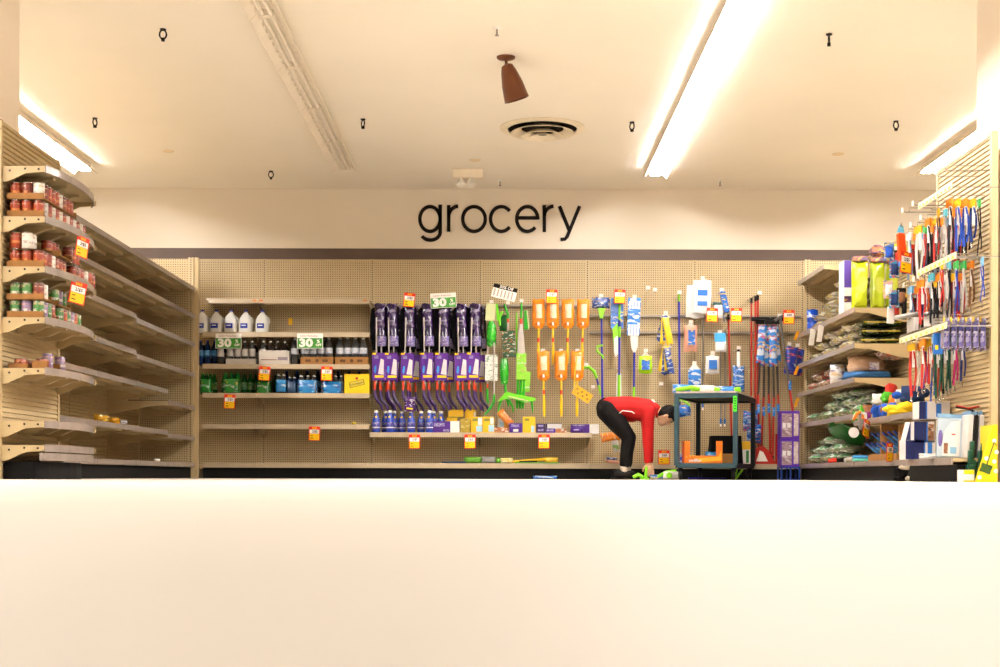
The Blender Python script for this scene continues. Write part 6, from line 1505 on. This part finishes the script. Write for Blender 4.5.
hookrow(9.0, z2 + .02, [(B, 'b')], 'middle', 0, .25, 3.10)
hookrow(9.22, z2 + .03, [(BR, 'o'), (WH, 'g'), (B, 'g'), (K_, 't'), (RD, 'y')], 'middle', 1, .36)
hookrow(9.44, z2 - .02, [(RD, 'o'), (CR, 'y'), (WH, 'w'), (K_, 'o'), (K_, 't')], 'middle', 2, .36)
hookrow(9.68, z2 - .03, [(OR, 'b'), (K_, 'w'), (DB, 'y'), (OR, 'w'), (RD, 'o')], 'middle', 3, .30)
hookrow(9.92, z2 - .04, [(GB, 'w'), (K_, 'b'), (N_, 'w'), (RD, 'o'), (GB, 'b')], 'middle', 4, .28)
z3_ = .985
hookrow(9.36, z3_, [(N_, 'y'), (PK, 'g'), (DG, 'g'), (DG, 'o'), (DG, 'b')], 'lower', 1, .37, 3.09)
hookrow(9.60, z3_ - .005, [(DG, 'o'), (K_, 'b'), (DG, 'y'), (RD, 'y'), (RD, 'o')], 'lower', 2, .37, 3.09)
hookrow(9.86, z3_ - .01, [(RD, 'y'), (B, 'b'), (PU, 'y'), (WH, 'o'), (RD, 'y')], 'lower', 3, .37, 3.09)
# blister packs on the near hook
M_BLIS = prt('violet_blister', ['#6a6090', '#3a3a6a', '#a8a0b8', '#4a4870', '#c8c0c8'], 22, .15, .8, (1, 1, .4)); M_CLR = mat('clear_film', '#b8aeb4', .1, trans=.5)
ehook(9.0, 1.055)
for i in range(6):
    t = thing('toy_blister', 'clear violet blister pack with yellow tag, %s from the panel' % ORD[i], 'package', (3.105 - i * .047, 9.0, 1.05), (0, 0, R(4 * ((i * 3) % 3 - 1))), 'violet blister packs')
    part('card', MB().box(-.004, .004, -.06, .06, -.20, .012, b=.002), M_BLIS, t); part('bubble', MB().box(-.026, -.004, -.05, .05, -.185, -.03, b=.008), M_BLIS, t, True); part('tag', MB().box(-.03, -.026, -.062, -.04, -.015, .012), M_YEL, t)
t = thing('toy_blister', 'blue carded pack hanging before the violet blister packs', 'package', (2.86, 9.14, .98)); part('card', MB().box(-.03, .03, -.006, .006, -.14, .0, b=.003), mat('cornflower_card', '#2f6fc0', .4), t); part('printing', MB().box(-.022, .0, -.0072, -.0062, -.11, -.08), M_YEL, t)
# orange tug toy, sale card
t = thing('tug_toy', 'long orange tug toy in a blue-ended pack on the upper hooks', 'toy', (2.80, 9.80, 1.775), (0, 0, R(15)))
part('pack', MB().box(-.026, .026, -.01, .02, -.22, -.02, b=.01, mtx=Matrix.Rotation(R(-5), 4, 'Y')), mat('tug_orange', '#ee4a12', .4), t); part('end_label', MB().box(-.026, .026, -.012, .022, -.255, -.222, b=.006, mtx=Matrix.Rotation(R(-5), 4, 'Y')), mat('tug_blue', '#3a6fc0', .4), t); part('top_card', MB().prism([(-.03, -.02), (.03, -.02), (.02, .03), (-.01, .035)], -.002, .002, 'y'), mat('aqua_header', '#6ab8d8', .4), t); part('loop', MB().tube([(0, 0, .02), (0, -.005, .05), (.01, 0, .02)], .004, 6), M_HOOK, t)
X = 2.80; Yb = ry(906.5, X); sale(906.5, 252, Yb, 'narrow sale card hanging among the pet leashes', R(3), R(35), .95)
one('price_slip', MB().box(-.03, .03, -.0015, .0015, -.12, 0), M_WCARD, 'white slip hanging below the leashes by the lime bags', 'price slip', (W(891, 307, 10.05)[0], 10.05, W(891, 307, 10.05)[1]), (0, R(3), R(20)))
for i, (px, py, c) in enumerate(((889, 244, 0), (893, 262, 1), (888, 282, 2), (893, 292, 1), (899, 250, 3), (900, 290, 3))):
    x, z = W(px, py, 10.04)
    t = thing('carded_toy', '%s carded toy at the far edge of the leash hooks, %s down' % (['blue white', 'turquoise', 'floral', 'dark'][c], ORD[i]), 'toy', (x, 10.04 - .03 * (i % 2), z), (0, 0, R(10 * (i % 3 - 1))), 'carded toys')
    part('card', MB().box(-.035, .035, -.002, .002, -.12, .01), [prt('card_bw', ['#4a6a9c', '#d8dce0', '#2a3a5a', '#e0b83a'], 30, .4, .3), prt('card_tq', ['#2a8ab0', '#e0dcd0', '#1f5f80', '#d84a3a'], 30, .4, .3), prt('card_fl', ['#d8a8a0', '#e8d8d0', '#4a7ab0', '#e0c83a'], 30, .4, .3), mat('card_dk', '#241c18', .5)][c], t)
    part('toy', MB().pillow(.05, .08, .04, 280 + i, 7, .1, Matrix.Translation((0, -.014, -.1))), [M_PLUSH[3], M_PLUSH[8], M_PLUSH[1], M_PLUSH[5]][c], t, True)
# small wire shelf with boxes
ws = wp('wire_shelf', MB().box(2.86, PX - .012, 9.42, 10.04, 1.045, 1.05), M_HOOK, pc)
for k in range(9): wp('wire', MB().tube([(2.86, 9.44 + k * .072, 1.053), (PX - .012, 9.44 + k * .072, 1.053)], .003, 6), M_HOOK, ws)
t = thing('collar_box', 'white box with dark window on the small wire shelf', 'box', (2.95, 9.86, 1.0565)); part('box', MB().box(-.06, .1, -.09, .09, 0, .1, b=.003), M_WPR, t); part('window', MB().box(-.03, .09, -.0915, -.0903, .02, .085), M_BLACK, t)
t = thing('collar_box', 'long white printed box at the near end of the wire shelf', 'box', (3.0, 9.56, 1.0565)); part('box', MB().box(-.08, .11, -.09, .09, 0, .085, b=.003), mat('grey_white_box', '#cfc6bc', .5), t)
for k in range(3): part('print_line', MB().box(-.06, .08, -.0915, -.0903, .02 + k * .02, .026 + k * .02), M_GREY, t)
bagthing('grey_bag', 'flat pale grey bag lying over the white window box', 908, 312, 9.86, .2, .035, .16, mat('pale_grey_film', '#b8b2ac', .25, coat=.4), 290, (0, R(-10), 0), z=1.16)
bagthing('grey_bag', 'dark grey flat bag on top of the long white box', 937, 312, 9.56, .18, .03, .16, mat('dark_grey_film', '#4a4542', .3, coat=.4), 291, (0, R(-5), 0), z=1.145)
# boxes on the endcap base shelf
M_NAVY = mat('navy_carton', '#1c2458', .4); M_LBW = mat('white_carton', '#e4dcd6', .45); M_BLS = mat('blue_stripe', '#2f6fc0', .4); M_DOGP = prt('dog_photo_print', ['#8a5a3a', '#c89a6a', '#3a2a20', '#e0d0c0'], 30, .4, .2)
def petbox(px0, px1, pyt, pyb, Y, label, navy, photo=None, rz=0, tilt=0, dep=.15, zb_=None):
    x0, zt_ = W(px0, pyt, Y); x1, zb__ = W(px1, pyb, Y); zz = zb__ if zb_ is None else zb_; w_, h = x1 - x0, zt_ - zz
    t = thing('pet_product_box', label, 'carton', ((x0 + x1) / 2, Y, zz), (0, tilt, rz), 'navy and white pet cartons')
    part('box', MB().box(-w_ / 2, w_ / 2, 0, dep, 0, h, b=.002), M_LBW, t); part('printing', MB().box(-w_ / 2 + .001, -w_ / 2 + navy * w_, -.0012, -.0003, .001, h - .001), M_NAVY, t); part('printing', MB().box(-w_ / 2 + navy * w_, -w_ / 2 + navy * w_ + .01, -.0012, -.0003, .001, h - .001), M_BLS, t)
    if photo: part('printing', MB().box(-w_ / 2 + photo[0] * w_, -w_ / 2 + photo[1] * w_, -.0012, -.0003, h * .12, h * .88), M_DOGP if len(photo) < 3 else M_BLS, t)
    return t
zd = .1555
petbox(905.5, 935, 440, 459, 9.72, 'navy striped carton lowest on the endcap shelf', .62, (.75, .9, 1), zb_=zd)
petbox(914, 934.5, 421.5, 440, 9.72, 'navy carton with a dog photo, middle of the stack', .6, (.68, .97), zb_=W(0, 439.8, 9.72)[1] + .0)
petbox(919, 950, 401.5, 421, 9.70, 'white carton with navy end and arrow print, topmost of the stack', .22, (.55, .72, 1), zb_=W(935, 421, 9.72)[1] + .012)
petbox(905, 913, 422, 440, 9.80, 'navy and white carton tipped against the stack', .7, None, 0, R(14), .12, zb_=W(0, 439.8, 9.72)[1] + .0)
t = thing('pad_pack', 'large white pad pack with a blue header and dog picture', 'package', (W(949, 455, 9.2)[0], 9.2, zd), (R(-4), R(3), R(-6)))
part('pack', MB().box(-.085, .085, -.02, .02, 0, .27, b=.012), mat('pale_blue_film', '#c0cdd6', .2, coat=.5), t); part('header', MB().box(-.085, .085, -.012, .012, .27, .295), mat('light_blue_header', '#8ab0d0', .4), t); part('card', MB().prism([(-.05, .015), (.06, .015), (.06, .255), (.0, .24), (-.035, .19), (-.05, .12)], -.0225, -.0205, 'y'), M_WPR, t); part('printing', MB().box(-.042, -.015, -.024, -.0226, .03, .1), M_DOGP, t); part('printing', MB().box(.0, .04, -.024, -.0226, .03, .075), mat('sky_print', '#8ab8d8', .5), t); part('side_shape', MB().ell((-.065, -.01, .13), (.02, .018, .07), 10, 8), mat('violet_bottle', '#6a5a9c', .3), t, True); part('printing', MB().box(.005, .03, -.024, -.0226, .155, .163), M_RED, t)
for i, (c, wd) in enumerate((('#e0d8d2', .03), ('#2a2420', .02), ('#d8d0ca', .03), ('#3a3430', .02))):
    x = W(966 + i * 5.4, 455, 9.12)[0]
    t = thing('pad_pack', '%s pad pack standing on edge, %s beyond the picture pack' % (['white', 'dark', 'pale', 'charcoal'][i], ORD[i]), 'package', (x, 9.14, zd), (0, R(3), 0), 'pad packs on edge')
    part('pack', MB().box(-wd / 2, wd / 2, -.08, .1, 0, .285, b=.006), mat('pad_%d' % i, c, .3), t); part('header', MB().box(-.003, .003, -.07, .09, .285, .31), mat('light_blue_header', '#8ab0d0', .4), t)
bagthing('white_bag', 'crumpled white plastic bag on the endcap shelf edge', 931, 458, 9.35, .16, .035, .14, M_WPACK, 295, z=zd, wr=.3)
t = thing('grooming_tool', 'red and black handled grooming tool lying on the pad packs', 'tool', (W(968, 404, 9.1)[0], 9.12, zd + .315), (0, R(18), R(10)))
for s in (-1, 1): part('handle', MB().tube([(-.08, 0, .0 + s * .004), (0, 0, .012), (.075, .0, .03 + s * .022)], [.008, .008, .006], 8), M_RPOLE if s > 0 else M_BLACK, t, True)
# scoop display on the floor
M_SCY = mat('scoop_yellow_card', '#f2cf0e', .45); M_DGR = mat('dark_teal_green', '#0e4a3a', .4)
Yq = 8.70; xa_ = W(975, 481, Yq)[0]; xb_ = W(997.5, 481, Yq)[0]; hh = W(990, 424.5, Yq)[1]
t = thing('scoop_display', 'yellow triangular floor display card with a green scoop picture', 'display', (xa_, Yq, 0)); w_ = xb_ - xa_
part('panel', MB().prism([(0, 0), (w_, 0), (w_, hh), (w_ * .8, hh)], 0, .012, 'y'), M_SCY, t); part('back_panel', MB().box(w_ - .012, w_, .012, .28, 0, hh), M_SCY, t)
part('scoop_print', MB().pillow(.07, .055, .002, 300, 10, .1, Matrix.Translation((w_ * .42, -.002, .06)) @ Matrix.Rotation(R(20), 4, 'Y')), mat('scoop_green_print', '#3f5a1a', .5), t, True); part('shaft_print', MB().tube([(w_ * .5, -.002, .1), (w_ * .72, -.002, .2), (w_ * .85, -.002, .25), (w_ * .95, -.002, .23)], .004, 6), mat('scoop_green_print', '#3f5a1a', .5), t)
for (a, b) in ((.2, .03), (.92, .07), (.5, .15), (.85, .13), (.85, .26), (.95, .19)): part('spot', MB().lathe([(.0135, 0), (.0135, .001)], 14, Matrix.Translation((w_ * a, -.0008, b)) @ Matrix.Rotation(R(90), 4, 'X')), M_WPR, t)
for i, (px0, px1, h0, h1) in enumerate(((963.8, 975, 0, .075),)):
    t = thing('scoop_carton', 'low white and yellow carton at the foot of the scoop display', 'carton', (W(969.5, 481, 8.74)[0], 8.75, 0)); part('box', MB().box(-.034, .034, 0, .12, 0, .078, b=.003), M_WPR, t); part('printing', MB().box(-.033, .033, -.0012, -.0003, .05, .077), M_SCY, t); part('printing', MB().box(-.033, .033, -.0012, -.0003, .0, .012), M_SCY, t)
for i, (px, pyt, pyb) in enumerate(((970, 450, 468), (973, 441, 450), (980, 424, 445))):
    x, zt_ = W(px, pyt, 8.92); zb2 = 0 if i < 2 else 0
    t = thing('scoop_tool', 'dark green scoop tool standing in the floor display, %s from the aisle' % ORD[i], 'scoop', (x, 8.90 + .02 * i, 0), (0, R([0, 0, 8][i]), 0), 'dark green scoops')
    part('blade', MB().box(-.022, .022, 0, .04, .0, zt_ * .55, b=.006), M_DGR, t); part('handle', MB().box(-.012, .012, .01, .03, zt_ * .55, zt_, b=.005), M_DGR, t)
# dark carded goods behind the leashes at the far hooks
for i in range(14):
    r, k = divmod(i, 7)
    x = 2.84 + .045 * k; Yb = 9.98 - .03 * (k % 3)
    c = ['#1c1816', '#2a3c6a', '#8a2a1e', '#1c1816', '#c8b8a0', '#2a2420', '#3a6a8a'][(k + 2 * r) % 7]
    t = thing('carded_collar', '%s carded collar behind the %s leashes, %s from the aisle' % ({'#1c1816': 'black', '#2a3c6a': 'slate blue', '#8a2a1e': 'rust red', '#c8b8a0': 'beige', '#2a2420': 'charcoal', '#3a6a8a': 'steel blue'}[c], ['upper', 'middle'][r], ORD[k]), 'collar', (x, Yb + .05, [1.70, 1.37][r] - .015 * (k % 2)), (0, 0, R(8 * (k % 3 - 1))), 'carded collars')
    part('card', MB().box(-.018, .018, -.003, .003, -.19, .0), mat('collarcard_' + c.strip('#'), c, .5), t); part('tag', MB().box(-.018, .018, -.0045, -.0033, -.03, -.002), [M_WPR, M_YEL, M_RED][k % 3], t); part('band', MB().pillow(.03, .11, .02, 320 + i, 6, .1, Matrix.Translation((0, -.012, -.16))), M_BLACK if k % 2 else M_RPOLE, t, True)
